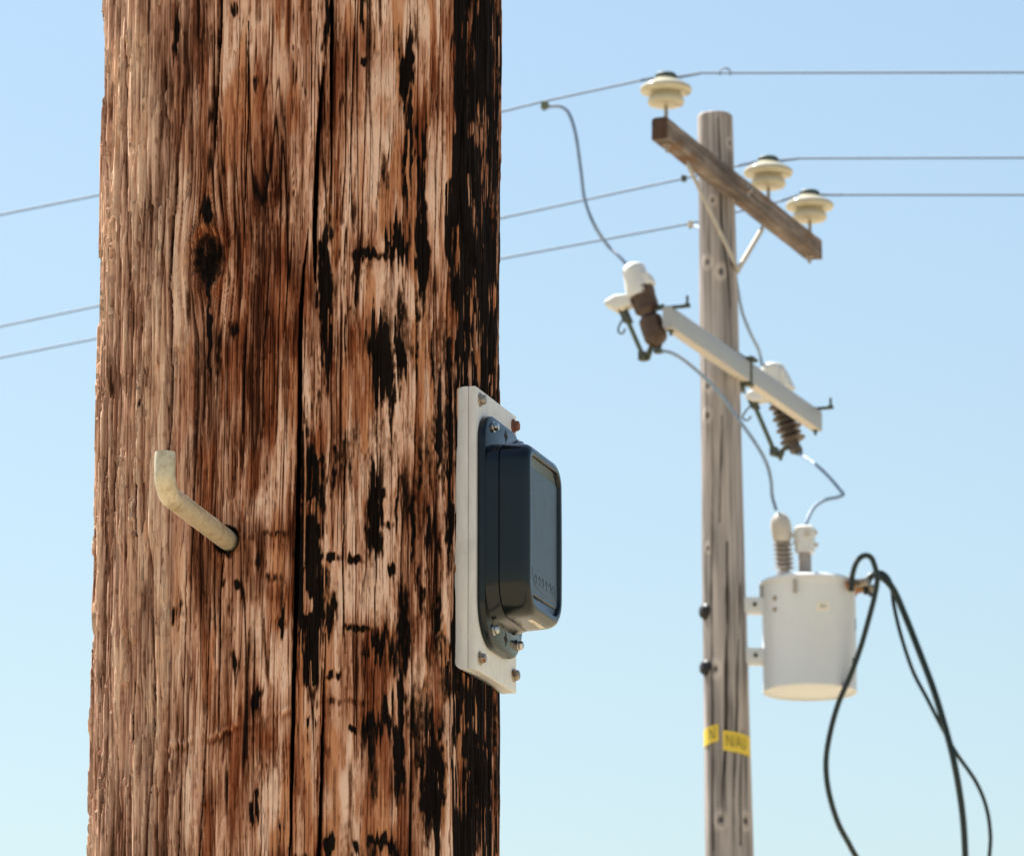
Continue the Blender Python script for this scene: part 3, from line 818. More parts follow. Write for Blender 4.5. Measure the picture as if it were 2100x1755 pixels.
# sticker under the box
zq = -68.5 + .9
st = MB().box(loc(4, SH + 19.0, zq - .1), (TT, NN, Vector((0, 0, 1))), (.017, .0068, .00012)).build("sticker", M['sticker'], cov)
ink = MB()
for row, txt in ((2.2, "00112"), (-2.6, "0374")):
    vs, fs = text_mesh(txt, 4.6)
    ink.add([loc(4 + v.x, SH + 19.0 + row + v.y, zq - .27) for v in vs], fs)
ink.build("printed_number", M['ink'], st)
# slim water-drain lug where the shells meet the bracket
MB().box(loc(43, SH + 1.0, 71.5), (TT, NN, Vector((0, 0, 1))), (.004, .0022, .003)).build("lug", M['steel'], brk, bevel=.0008)

# ------------------------------------------------------------------ far pole
YF = 33.0
FT = at(1466, 236, YF); FB = at(1496, 1755, YF)
UF = unit(at(1480, 900, YF))
lean = ((FB.x - FT.x) / (FB.z - FT.z), 0.0)
def far_axis(z):
    return Vector((FT.x + lean[0] * (z - FT.z), YF, z))
def far_rad(z):
    k = (FT.z - z) / (FT.z - FB.z)
    return (36.0 + (48.5 - 36.0) * k) * UF
def far_z(y, x=1480):
    return at(x, y, YF).z

def build_far_pole():
    zr = np.concatenate([np.linspace(0 - .3, FB.z - .3, 40)[:-1], np.arange(FB.z - .3, FT.z - .012, 0.012), [FT.z - .008, FT.z]])
    ang = np.linspace(-math.pi, math.pi, 221)[:-1]
    R = np.array([far_rad(q) for q in zr])
    s = ang[None, :] * R[:, None] * 1000; z = zr[:, None] * 1000 + 0 * s
    su = s + 16 * (fbm(s / 60, z / 500, 203, 2) - .5)
    H = 3 * (vnoise(su / 14, z / 700, 205) - .5) + 2.2 * (vnoise(su / 5, z / 300, 206) - .5) + 5 * (vnoise(su / 60, z / 900, 207) - .5)
    tar = np.zeros_like(H); tone = .5 + .45 * (vnoise(su / 12, z / 800, 208) - .5) + .3 * (vnoise(su / 30, z / 250, 209) - .5)  # the tar mask on this pole only darkens cracks and knots
    def pxang(x, y):
        zz = far_z(y); c = far_axis(zz); k = (at(x, y, YF).x - c.x) / far_rad(zz)
        return math.asin(max(-.97, min(.97, k))), zz
    def crack(pts, depth):
        nonlocal H, tar
        P = [(*pxang(x, y), w) for x, y, w in pts]; P.sort(key=lambda q: q[1])
        zs = [q[1] for q in P]
        a = np.interp(zr, zs, [q[0] for q in P]); w = np.interp(zr, zs, [q[2] for q in P], left=0, right=0) * UF * 1000 * (.35 + 1.2 * vnoise(zr * 9, zr * 0, 231))
        d = np.abs((ang[None, :] - a[:, None]) * R[:, None] * 1000 + 5 * (vnoise(z / 90, z * 0, 221) - .5)) / np.maximum(w[:, None], .5)
        k = np.clip(1.2 - d, 0, 1) * (w[:, None] > .4)
        H = H - depth * k; tar = np.maximum(tar, .9 * sstep(.1, .7, k))
    crack([(1489, 1120, 2), (1490, 1300, 4), (1488, 1420, 5), (1487, 1500, 4.5), (1482, 1600, 3.5), (1480, 1700, 1)], 12)
    crack([(1503, 1700, 1), (1506, 1560, 3), (1512, 1400, 3), (1518, 1200, 2)], 9)
    crack([(1496, 640, 1.5), (1490, 560, 3.5), (1478, 460, 2), (1476, 330, 2), (1472, 250, 2)], 8)
    crack([(1462, 1750, 2), (1459, 1450, 3), (1456, 1200, 2.5), (1460, 1000, 1)], 8)
    crack([(1517, 1740, 2), (1518, 1600, 3), (1521, 1500, 1)], 7)
    crack([(1480, 860, 1), (1477, 960, 3), (1474, 1080, 2)], 7)
    for x, y, r in ((1476, 1687, 5), (1528, 1688, 5), (1450, 545, 4), (1477, 566, 4.5), (1451, 797, 4), (1450, 858, 4), (1466, 1378, 5), (1451, 1130, 3), (1496, 300, 3), (1460, 420, 3)):
        a, zz = pxang(x, y)
        d = np.sqrt(((ang[None, :] - a) * R[:, None]) ** 2 + ((zr[:, None] - zz) * .75) ** 2) / (r * UF)
        H = H - 7 * np.exp(-d ** 2) + 4 * np.exp(-((d - 2.2) / .9) ** 2)
        tar = np.maximum(tar, np.exp(-(d / .95) ** 4)); tone = tone + .28 * np.exp(-((d - 2.4) / 1.0) ** 2)
    H[-1, :] = -8; H[-2, :] = -2
    return grid_mesh("utility_pole", None, None, H / 1000, R, (far_axis(0).x, YF, 0.0), lean, {"tone": np.clip(tone, 0, 1), "tar": tar}, M['wood_far'], ang, zr)
far = build_far_pole()
props(far, "slender weathered grey wooden pole that carries the crossarm and the transformer", "utility pole")
for y in (1257, 1372):
    zz = far_z(y); c = far_axis(zz); r = far_rad(zz)
    dirn = Vector((-.93, -.37, 0)).normalized()
    p = c + dirn * (r - .012)
    mb = MB().lathe(p, dirn, [(0, .052), (.012, .050), (.020, .040), (.032, .036), (.038, .026)], 20)
    mb.build("bolt_washer", M['black_iron'], far, label="black domed bolt washer")

# ------------------------------------------------------------------ timber crossarm with braces
Pa, Pb = level_bar((1370, 261), (1686, 511), YF)
AD = (Pb - Pa); AD.z = 0; AL = AD.length; AD.normalize()
AN = Vector((AD.y, -AD.x, 0))                         # outward from the pole, towards the camera side
AH, AT_ = 0.128, 0.098
UP = Vector((0, 0, 1))
armc = (Pa + Pb) / 2 - AN * (AT_ / 2)
M['arm'] = wood_arm((AD.x, AD.y))
arm = thing("crossarm", armc, "weathered timber crossarm bolted across the top of the grey pole", "crossarm")
mb = MB()
rng = random.Random(4)
loops = []
for k in range(25):
    t = -AL / 2 + AL * k / 24
    sec = [(-AT_ / 2, -AH / 2), (AT_ / 2, -AH / 2), (AT_ / 2, AH / 2 - .012), (AT_ / 2 - .012, AH / 2), (-AT_ / 2 + .012, AH / 2), (-AT_ / 2, AH / 2 - .012)]
    loops.append([armc + AD * t + AN * (x + rng.uniform(-.002, .002)) + UP * (z + rng.uniform(-.002, .002)) for x, z in sec])
mb.loft(loops)
bo = mb.build("beam", M['arm'], arm, bevel=.004, smooth=30)
M['end_grain'] = plain("dark_end_grain", (0.085, 0.052, 0.040), 0.9, 0, 0.4, 40, 0.004, 0.1)
bo.data.materials.append(M['end_grain'])
for f in bo.data.polygons:
    if abs(f.normal.dot(AD)) > .9: f.material_index = 1
def arm_point(px, up):
    lo, hi = -AL / 2, AL / 2
    for _ in range(40):
        mid = (lo + hi) / 2
        q = armc + AD * mid + UP * up - CAM
        xx = PW / 2 + FPX * q.x / (q.y * cp + q.z * sp)
        if xx < px: lo = mid
        else: hi = mid
    return armc + AD * ((lo + hi) / 2) + UP * up
zb = far_z(556)
meet = far_axis(zb) + (AN * .92 + Vector((.39, 0, 0))).normalized() * (far_rad(zb) + .012)
for px, py in ((1421, 348), (1580, 478)):
    top = on_plane(px, py, armc + AN * (AT_ / 2 + .006), AN)
    top = (top - AN * .05 if px > 1500 else top - AN * .03) + UP * .03
    m = MB()
    d = (meet - top).normalized(); w = d.cross(AN).normalized()
    m.box((meet + top) / 2, (d, w, d.cross(w)), ((meet - top).length / 2 + .02, .017, .005))
    m.build("brace", M['brace'], arm, bevel=.002)
for px in (1368, 1660):
    p = arm_point(px, -AH / 2)
    MB().lathe(p + UP * .01, -UP, [(0, .024), (.016, .024), (.020, .012), (.055, .010), (.058, .006)], 12).build("bolt", M['zinc'], arm)
cb = armc + AN * (AT_ / 2) - AD * (AL * 0.0)
MB().lathe(cb - AN * .004, AN, [(0, .035), (.006, .035), (.007, .016), (.03, .015)], 12).build("bolt", M['zinc'], arm)

# ------------------------------------------------------------------ pin insulators
ins_pts = {}
def insulator(px, label):
    base = arm_point(px, AH / 2)
    k = 0.00296
    root = thing("pin_insulator", base, label, "insulator", "pin insulators along the timber crossarm")
    zb = 0.092
    prof = [(0, 17), (1, 27), (3, 33), (8, 35.5), (12, 35), (16, 33), (20, 31), (21, 27), (25, 26), (26, 34), (25.5, 43), (28, 48.5), (33, 50), (37, 48.5), (41, 43), (46, 34), (50, 27), (53, 22), (56, 19), (60, 16), (62, 12)]
    MB().lathe(base + UP * zb, UP, [(h * k, r * k) for h, r in prof], 40).build("porcelain_shed", M['porcelain'], root, smooth=60)
    MB().lathe(base + UP * (zb + 57 * k), UP, [(-1 * k, 17 * k), (1 * k, 21 * k), (5 * k, 20.5 * k), (8 * k, 17 * k), (9.5 * k, 9 * k)], 24).build("tie_cap", M['cap_green'], root)
    MB().lathe(base - UP * .004, UP, [(0, .022), (.008, .022), (.010, .012), (zb + .01, .011)], 14).build("pin", M['zinc'], root)
    return base + UP * (zb + 56 * k)
ins_pts[1] = insulator(1366, "cream porcelain insulator standing alone on the near end of the timber crossarm")
ins_pts[2] = insulator(1576, "cream porcelain insulator standing between the grey pole top and the outermost insulator")
ins_pts[3] = insulator(1661, "outermost cream porcelain insulator at the far end of the timber crossarm")

# ------------------------------------------------------------------ grey lower arm
Qa, Qb = level_bar((1378, 649), (1686, 864), YF)
QD = Qb - Qa; QD.z = 0; QL = QD.length; QD.normalize()
QN = Vector((QD.y, -QD.x, 0))
QH, QT = 0.120, 0.055
qc = (Qa + Qb) / 2 - QN * (QT / 2)
low = thing("crossarm", qc, "smooth grey metal arm on the pole below the timber crossarm", "crossarm")
prof = rrect(-QT / 2, QT / 2, -QH / 2, QH / 2, (.006,) * 4, 3)
m = MB().loft([[qc + QD * t + QN * x + UP * z for x, z in prof] for t in (-QL / 2, QL / 2)])
m.build("beam", M['fibreglass'], low, smooth=40)
m = MB().loft([[qc + QD * t + QN * (x * 1.03) + UP * z for x, z in rrect(-QT / 2, QT / 2, -QH / 2 - .004, -QH / 2 + .006, (.001,) * 4, 2)] for t in (-QL / 2 + .03, QL / 2 - .03)])
m.build("bounce_tan_flange", M['buff_plastic'], low)  # warm ground bounce on the underside painted in as buff
# strap bracket that holds it to the pole
c = far_axis(qc.z)
m = MB()
pc = qc - QN * (QT / 2)
toP = (pc - c); toP.z = 0
m.box(qc - QN * (QT / 2 + .02) + QD * .02, (QD, QN, UP), (.06, .022, .11))
m.box(qc + QN * (QT / 2 + .004) + QD * .02, (QD, QN, UP), (.010, .004, QH / 2 + .035))
m.box(qc + QD * .02 + UP * (QH / 2 + .012), (QD, QN, UP), (.05, QT / 2 + .03, .009))
m.box(qc + QD * .02 - UP * (QH / 2 + .014), (QD, QN, UP), (.03, QT / 2 + .01, .009))
m.build("pole_bracket", M['dark_metal'], low, bevel=.004)
for t in (-QL / 2 + .06, QL / 2 - .05):
    p = qc + QD * t + UP * (QH / 2)
    m = MB()
    m.box(p + UP * .008, (QN, QD, UP), (.112, .018, .007))
    for e in (-.098, .098):
        m.lathe(p + QN * e + UP * .006, UP, [(0, .017), (.016, .017), (.018, .008), (.062, .008)], 10)
    m.build("hanger_strap", M['dark_metal'], low, bevel=.002)
    MB().lathe(p - UP * (QH - .006), -UP, [(0, .02), (.016, .02), (.018, .009), (.04, .008)], 10).build("bolt", M['dark_metal'], low)

# ------------------------------------------------------------------ fused cutouts (drawn in the plane across the arm)
def cutout(t_arm, label, ribbed, P, cap_prof, wing, contact_k):
    pl0 = qc + QD * t_arm
    def w(x, y, dep=0.0): return on_plane(x, y, pl0 + QD * dep, QD)
    u = unit(pl0)
    root = thing("fused_cutout", w(*P['i1']), label, "fuse cutout", "fused cutouts hanging from the grey arm")
    a, b_ = w(*P['i0']), w(*P['i1'])
    ax = b_ - a; L = ax.length
    m = MB()
    if not ribbed:
        R1, R2 = 26 * u / .98, 25 * u
        prof = [(0, R1 * .7), (.03, R1), (.12, R1), (.20, R1 * .95), (.30, R1 * .98), (.40, R1 * .95), (.425, R1 * .8), (.47, R1 * .62), (.50, R2 * .7), (.53, R2 * .96), (.66, R2), (.80, R2 * .97), (.86, R2 * .95), (.90, R2 * .85), (.93, R2 * .7), (.97, R2 * .35), (1.0, R2 * .3)]
        out = []
        for (h0, r0), (h1, r1) in zip(prof[:-1], prof[1:]):
            n_ = max(1, int((h1 - h0) / .012))
            for q in range(n_):
                h = h0 + (h1 - h0) * q / n_
                out.append((h, (r0 + (r1 - r0) * q / n_) * (1 + .035 * math.sin(h * 150))))
        prof = out + [prof[-1]]
        m.lathe(a, ax, [(h * L, r) for h, r in prof], 28)
        m.build("insulator", M['brown_glaze'], root, smooth=50)
    else:
        prof = [(0, 9 * u)]
        n = 9
        for k in range(n):
            h = .04 + .84 * k / n; R = (27 if k % 2 == 0 else 23) * u
            prof += [(h, 9 * u), (h + .012, R), (h + .022, R), (h + .05, 11 * u)]
        prof += [(.92, 12 * u), (.97, 14 * u), (1, 12 * u)]
        m.lathe(a, ax, [(h * L, r) for h, r in prof], 24)
        m.build("insulator", M['brown_polymer'], root, smooth=30)
    # white wildlife guard over the head
    c0, c1 = w(*P['c0']), w(*P['c1'])
    cx = c1 - c0; cl = cx.length
    MB().lathe(c0, cx, [(h * u, r * u) for h, r in cap_prof], 26).build("guard_cap", M['white_plastic'], root, smooth=55)
    # flaring side skirt
    m = MB()
    for poly in wing:
        pts2 = [w(*q) for q in poly]
        m.loft([[p + QD * e for p in pts2] for e in (-.05, -.03, .03, .05)])
    m.build("guard_wing", M['white_plastic'], root, bevel=.012, seg=3, smooth=60)
    # fuse tube
    f0, f1 = w(*P['f0']), w(*P['f1'])
    MB().tube([f0, f0.lerp(f1, .5), f1], 5.0 * u, 12).build("fuse_tube", M['fuse'], root)
    m = MB()
    m.tube(spline([w(*q) for q in P['hinge']], 4), 5.5 * u, 8)
    m.box(f1, (QD, QN, UP), (.028, .022, .024))
    m.tube([w(*P['hinge'][len(P['hinge']) // 2]), w(*P['tail'])], [6 * u, 3.5 * u], 8)
    m.build("hinge", M['dark_metal'], root, bevel=.002)
    m = MB()
    m.box(f0.lerp(f1, -.04), (QD, (f1 - f0).normalized(), QN), (.022, .055, .025))
    m.tube(spline([w(*q) for q in P['ring']], 5), 2.2 * u, 8)
    m.build("upper_contact", M['dark_metal'], root, bevel=.003)
    MB().lathe(w(*P['nut']), -QD, [(-.03, 9 * u), (.02, 9 * u), (.035, 6 * u)], 12).build("contact_cover", M['sticker'], root)
    # clamp lug for the lead
    m = MB().box(w(*P['lug']), (QD, QN, UP), (.022, .020, .016))
    m.build("lead_lug", M['dark_metal'], root, bevel=.004)
    # arm from the insulator's middle to the hanger strap
    MB().tube([w(*P['mid']), w(*P['strap'])], 5.5 * u, 8).build("support", M['dark_metal'], root)
    return w

w1 = cutout(-QL / 2 + .06, "fused cutout with two smooth brown porcelain barrels and a wide white guard", False,
            dict(i0=(1313, 588), i1=(1351, 712), c0=(1296, 541), c1=(1317, 618), f0=(1283, 648), f1=(1319, 731),
                 hinge=[(1319, 733), (1330, 724), (1335, 712), (1345, 708)], tail=(1330, 738), ring=[(1279, 652), (1270, 668), (1268, 680), (1277, 684), (1282, 674)],
                 nut=(1279, 631), lug=(1349, 719), mid=(1340, 634), strap=(1362, 628)),
            [(0, 8), (3, 17), (9, 23), (20, 25), (36, 26), (52, 28), (66, 29), (74, 28)],
            [[(1296, 606), (1266, 608), (1243, 622), (1248, 634), (1258, 632), (1262, 642), (1280, 634), (1300, 628)], [(1318, 562), (1332, 560), (1341, 580), (1334, 586), (1330, 592), (1318, 588)]], 1)
w2 = cutout(QL / 2 - .05, "fused cutout with a ribbed brown insulator partly behind the grey arm", True,
            dict(i0=(1592, 800), i1=(1634, 927), c0=(1584, 745), c1=(1592, 812), f0=(1545, 826), f1=(1588, 926),
                 hinge=[(1586, 930), (1602, 934), (1605, 922), (1628, 914)], tail=(1600, 944), ring=[(1538, 832), (1527, 846), (1523, 857), (1533, 862), (1540, 853)],
                 nut=(1562, 817), lug=(1638, 927), mid=(1610, 858), strap=(1672, 838)),
            [(0, 10), (3, 19), (8, 24), (16, 25), (30, 25), (50, 26), (64, 27)],
            [[(1606, 752), (1614, 765), (1628, 796), (1612, 800), (1604, 780)], [(1560, 800), (1538, 806), (1530, 818), (1548, 826), (1568, 824), (1590, 812)]], 1)

# ------------------------------------------------------------------ transformer
TR0 = at(1661, 1420, YF); UT = unit(TR0)
ttop = at(1661, 1196, YF).z
TH = ttop - TR0.z
RT = 96.0 * UT
tr = thing("transformer", TR0, "grey cylindrical transformer can mounted on the weathered pole, with two bushings", "transformer")
MB().lathe(TR0, UP, [(.010, RT - .030), (.012, RT - .012), (0, RT - .008), (0, RT + .001), (.012, RT + .003), (.022, RT), (TH * .5, RT + .001), (TH - .03, RT), (TH - .012, RT + .002), (TH, RT + .002)], 96).build("tank", M['tank'], tr, smooth=40)
lid = MB().lathe(TR0 + UP * (TH - .022), UP, [(0, RT + .004), (0, RT + .014), (.020, RT + .015), (.028, RT + .006), (.040, RT - .03), (.055, RT - .10), (.064, RT - .18), (.066, .02)], 96).build("lid", M['tank'], tr, smooth=45)
m = MB()
m.box(TR0 + Vector((-RT - .008, -.02, TH - .06)), (Vector((1, 0, 0)), Vector((0, 1, 0)), UP), (.010, .03, .045))
m.build("lid_clamp", M['fibreglass'], tr, bevel=.003)
def on_tank(x, y, out=0.0):
    zz = at(x, y, YF).z
    k = max(-.99, min(.99, (at(x, y, YF).x - TR0.x) / RT))
    a = math.asin(k)
    # the front face is nearer than the axis; solve the height again there
    d = ray(x, y)
    yy = YF - RT * math.cos(a)
    p = at(x, y, yy)
    n = Vector((math.sin(a), -math.cos(a), 0))
    return Vector((TR0.x, YF, p.z)) + n * (RT + out), n
for y in (1243, 1347):
    zz = at(1540, y, YF).z
    c = far_axis(zz); x0 = c.x + far_rad(zz) - .02; x1 = TR0.x - RT + .012
    m = MB()
    yc = YF - .05
    m.box(Vector(((x0 + x1) / 2, yc, zz)), (Vector((1, 0, 0)), Vector((0, 1, 0)), UP), ((x1 - x0) / 2, .005, .044))
    m.box(Vector(((x0 + x1) / 2, yc + .05, zz + .040)), (Vector((1, 0, 0)), Vector((0, 1, 0)), UP), ((x1 - x0) / 2, .045, .004))
    m.box(Vector(((x0 + x1) / 2, yc + .05, zz - .040)), (Vector((1, 0, 0)), Vector((0, 1, 0)), UP), ((x1 - x0) / 2, .045, .004))
    br = m.build("mounting_bracket", M['tank'], tr, bevel=.002)
    MB().lathe(Vector(((x0 + x1) / 2 + .004, yc - .004, zz)), (0, -1, 0), [(0, .013), (.010, .013), (.012, .007), (.022, .007)], 8).build("bolt", M['dark_metal'], br)
for x, y in ((1587, 1227), (1587, 1250)):
    p, n = on_tank(x, y, -.003)
    MB().lathe(p, n, [(0, .014), (.010, .014), (.014, .008)], 10).build("bolt", M['zinc'], tr)
p, n = on_tank(1627, 1199, -.003)
m = MB(); tt = n.cross(UP)
m.box(p + n * .012, (tt, n, UP), (.007, .016, .030)); m.lathe(p + n * .010 - UP * .038, n, [(0, .013), (.012, .013)], 10)
m.build("lifting_lug", M['grey_polymer'], tr, bevel=.002)
p, n = on_tank(1683, 1243, .0015)
m = MB()
def tank_patch(x0, x1, y0, y1, out, nseg=8):
    loops = []
    for k in range(nseg + 1):
        x = x0 + (x1 - x0) * k / nseg
        a, nn = on_tank(x, y0, out); b2, _ = on_tank(x, y1, out)
        loops.append([a, b2, b2 - nn * .002, a - nn * .002])
    return MB().loft(loops)
stk = tank_patch(1670, 1696, 1234, 1252, .002).build("sticker", M['sticker'], tr)
vs, fs = text_mesh("KV", .030)
tt = UP.cross(n)
MB().add([p + n * .0022 + (-n.cross(UP)) * 0 + n.cross(UP) * (-v.x) * -1 * -1 + UP * v.y for v in vs], fs).build("printed_number", M['dark_metal'], stk)
tank_patch(1752, 1756, 1268, 1292, .002, 3).build("decal", M['dark_metal'], tr)
tank_patch(1745, 1755, 1348, 1366, .002, 3).build("decal", M['dark_metal'], tr)

def bushing(base, top, neck_end, sheds, cap_prof, cap_mat, shed_mat, body_r, shed_r):
    p0 = at(*base, YF - .02); p1 = at(*top, YF - .02)
    ax = p1 - p0; L = ax.length
    m = MB(); ne = neck_end * L
    prof = [(-.03, body_r * 1.9), (.012, body_r * 1.9), (.016, body_r)]
    if sheds:
        for k in range(sheds):
            h = .03 + (ne - .035) * k / sheds
            prof += [(h, body_r), (h + .006, shed_r), (h + .011, shed_r), (h + .026, body_r)]
    prof += [(ne, body_r), (ne + .02, body_r * .9)]
    bu = m.lathe(p0, ax, prof, 24).build("bushing", shed_mat, tr, smooth=35)
    MB().lathe(p0 + ax.normalized() * ne, ax, [(h * UT, r * UT) for h, r in cap_prof], 24).build("bushing_cap", cap_mat, bu, smooth=50)
    return p0, p1
bushing((1610, 1178), (1599, 1046), .52, 6, [(-4, 12), (-3, 17), (6, 19.5), (20, 21.5), (34, 22), (42, 20), (50, 16), (57, 10), (60, 4)], M['buff_plastic'], M['grey_polymer'], 9 * UT, 20 * UT)
bushing((1651, 1184), (1650, 1078), .50, 0, [(-4, 15), (-3, 20), (4, 21), (24, 21), (44, 22.5), (49, 22), (53, 16), (54, 3)], M['white_plastic'], M['grey_polymer'], 13.5 * UT, 20 * UT)
# eyebolts and clamps on the second cap
bcap = [o for o in bpy.data.objects if o.name.startswith("bushing_cap")][-1]
for x, y in ((1632, 1098), (1668, 1092), (1670, 1118), (1634, 1112)):
    q = at(x, y, YF - .03)
    m = MB().box(q, (Vector((1, 0, 0)), Vector((0, 1, 0)), UP), (.022, .012, .013))
    m.build("clip", M['buff_plastic'], tr, bevel=.003)
MB().lathe(at(1655, 1095, YF - .075), (0, -1, 0), [(0, .02), (.02, .02), (.022, .008)], 10).build("clip", M['buff_plastic'], tr)
# low-voltage terminals
lv = {}
for key, (x, y, Yd) in dict(a=(1742, 1197, YF - RT * .55), b=(1768, 1206, YF - .02)).items():
    q = at(x, y, Yd)
    cc = Vector((TR0.x, YF, q.z)); n = (q - cc).normalized()
    p = cc + n * (RT - .005)
    m = MB()
    m.lathe(p, n, [(0, .045), (.014, .043), (.018, .030), (.045, .027), (.05, .018)], 16)
    t = m.build("terminal", M['copper'], tr)
    m = MB(); m.box(p + n * .085, (n, n.cross(UP), UP), (.045, .014, .020)); m.lathe(p + n * .09 + UP * .005, n.cross(UP), [(-.03, .010), (.03, .010)], 8)
    m.build("terminal_clamp", M['zinc'], t, bevel=.004)
    lv[key] = p + n * .10

# ------------------------------------------------------------------ wires, clamps and leads
U33 = UF
def far_line(p, q, k): return p + (q - p) * k
def conductor(i, left_pts, right_pts, label, loop=None):
    top = ins_pts[i]
    L = [at(*q) for q in left_pts]; Rr = [at(*q) for q in right_pts]
    ext_l = far_line(L[-2], L[-1], 9.0); ext_r = far_line(Rr[-2], Rr[-1], 9.0)
    pts = [ext_l] + L[::-1] + [top - Vector((.05, -.018, .0)), top + Vector((.05, -.018, 0))] + Rr + [ext_r]
    o = MB().tube(pts, .0062, 8).build("power_line", M['wire'], None, origin=top, smooth=60)
    props(o, label, "power line", "overhead power lines")
    for sgn, q in ((-1, L[0]), (1, Rr[0])):
        ties = MB()
        a = top + Vector((.07 * sgn, 0, 0))
        d = q - a
        hel = []
        n = 60
        for k in range(n + 1):
            c = a + d * (k / n) * .95
            ph_ = k * .9
            hel.append(c + Vector((0, math.cos(ph_), math.sin(ph_))) * .0085)
        ties.tube(hel, .0022, 5)
        ties.build("tie_wire", M['wire'], o, smooth=60)
    if loop:
        lx, ly, lr = loop
        c = at(lx, ly, right_pts[0][2])
        pts = [c + Vector((math.cos(a), 0, math.sin(a))) * (lr * U33) for a in [math.radians(-20 + 220 * k / 16) for k in range(17)]]
        MB().tube(pts, .005, 6).build("wire_loop", M['wire'], o, smooth=60)
    return o
y1, y2, y3 = [ins_pts[i].y for i in (1, 2, 3)]
conductor(1, [(1312, 166, y1 + .06), (1117, 208, y1 + .35), (1027, 230, y1 + .48), (195, 402, y1 + 1.6), (0, 441, y1 + 1.9)], [(1440, 150, y1 - .1), (2110, 149, y1 - .9)], "topmost power line, running over the near end of the crossarm", (1487, 151, 11))
conductor(2, [(1512, 341, y2 + .1), (1400, 367, y2 + .3), (1027, 448, y2 + .8), (195, 629, y2 + 2.0), (0, 670, y2 + 2.3)], [(1640, 325, y2 - .1), (2110, 324, y2 - .7)], "middle power line, passing behind the grey pole")
conductor(3, [(1600, 413, y3 + .1), (1415, 459, y3 + .3), (1027, 531, y3 + .8), (195, 695, y3 + 2.0), (0, 734, y3 + 2.3)], [(1730, 400, y3 - .1), (2110, 400, y3 - .6)], "lowest power line, tied to the farthest insulator")

def clamp(x, y, Y, size, label, mat, tilt=-.2):
    p = at(x, y, Y)
    root = thing("wire_clamp", p, label, "clamp", "clamps on the power lines")
    X = Vector((math.cos(tilt), 0, -math.sin(tilt) * -1)).normalized(); Z = Vector((-X.z, 0, X.x)); Yv = Vector((0, 1, 0))
    MB().box(p, (X, Yv, Z), (size * .9, size * .7, size * .8)).build("body", mat, root, bevel=size * .18)
    MB().lathe(p + Z * size * .6, Z, [(0, size * .5), (size * .35, size * .5), (size * .45, size * .3)], 8).build("bolt_head", M['white_plastic'], root)
    MB().lathe(p - Z * size * .6, -Z, [(0, size * .3), (size * .5, size * .3), (size * .8, size * .12)], 8).build("stud", M['dark_metal'], root)
clamp(1117, 217, y1 + .35, .024, "pale metal clamp where a lead leaves the topmost power line", M['fuse'])
clamp(1403, 366, y2 + .3, .020, "dark clamp on the middle power line beside the pole", M['dark_metal'])
clamp(1417, 460, y3 + .3, .022, "pale square clamp on the lowest power line beside the pole", M['buff_plastic'])

def lead(name, pts, r, mat, label, cat, group, n=10):
    P = spline([p if isinstance(p, Vector) else at(*p) for p in pts], n)
    o = MB().tube(P, r, 10).build(name, mat, None, origin=P[0], smooth=60)
    props(o, label, cat, group)
    return o
yc1 = w1(1300, 560).y; yc2 = w2(1585, 750).y
G1 = "pale lead wires on the pole"
lead("lead_wire", [(1122, 219, y1 + .35), (1150, 219, y1 + .33), (1168, 236, y1 + .3), (1181, 280, y1 + .26), (1191, 350, y1 + .22), (1199, 410, y1 + .18), (1218, 460, y1 + .12), (1245, 502, yc1 + .1), (1270, 526, yc1 + .04), (1288, 546, yc1)], .0105, M['jumper'],
     "long pale lead from the topmost power line down to the smooth-barrelled cutout", "wire", G1)
lead("lead_wire", [(1424, 463, y3 + .3), (1470, 490, 33.35), (1502, 540, 33.3), (1512, 590, 33.3), (1522, 640, 33.4), (1540, 686, 33.6), (1556, 718, yc2 - .1), (1563, 750, yc2)], .0105, M['jumper'],
     "pale lead coming from behind the pole down to the ribbed cutout", "wire", G1)
yb_ = YF - .02
lead("lead_wire", [w1(1350, 719), (1378, 724, yc1 + .1), (1415, 748, 32.4), (1470, 800, 32.62), (1519, 866, 32.7), (1550, 910, 32.76), (1572, 950, 32.85), (1581, 985, 32.92), (1584, 1018, yb_), (1592, 1046, yb_)], .0105, M['jumper'],
     "pale lead crossing in front of the grey pole to the taller transformer bushing", "wire", G1)
lead("lead_wire", [w2(1638, 929), (1672, 952, 33.6), (1700, 978, 33.4), (1722, 1004, 33.25), (1729, 1014, 33.2), (1716, 1020, 33.15), (1690, 1026, 33.1), (1668, 1042, 33.05), (1654, 1070, yb_), (1651, 1082, yb_)], .0105, M['jumper'],
     "pale lead bent to a sharp elbow above the white-capped bushing", "wire", G1)
G2 = "black service cables from the transformer"
ya = lv['a'].y - .02; yb2 = lv['b'].y
lead("service_cable", [(1746, 1212, ya), (1748, 1180, ya), (1757, 1152, ya), (1772, 1139, ya), (1787, 1144, ya), (1796, 1168, ya), (1799, 1190, ya), (1793, 1225, ya), (1780, 1275, ya), (1764, 1330, ya), (1744, 1385, ya), (1720, 1440, ya), (1703, 1500, ya), (1694, 1560, ya),
     (1699, 1620, ya), (1718, 1685, ya + .02), (1744, 1735, ya + .05), (1770, 1790, ya + .1), (1790, 1900, ya + .2), (1700, 2100, YF - .2), (1600, 2400, YF - .2), (1575, 3500, YF - .2)], .0165, M['cable'],
     "black cable that loops high and sways down in front of the transformer", "cable", G2)
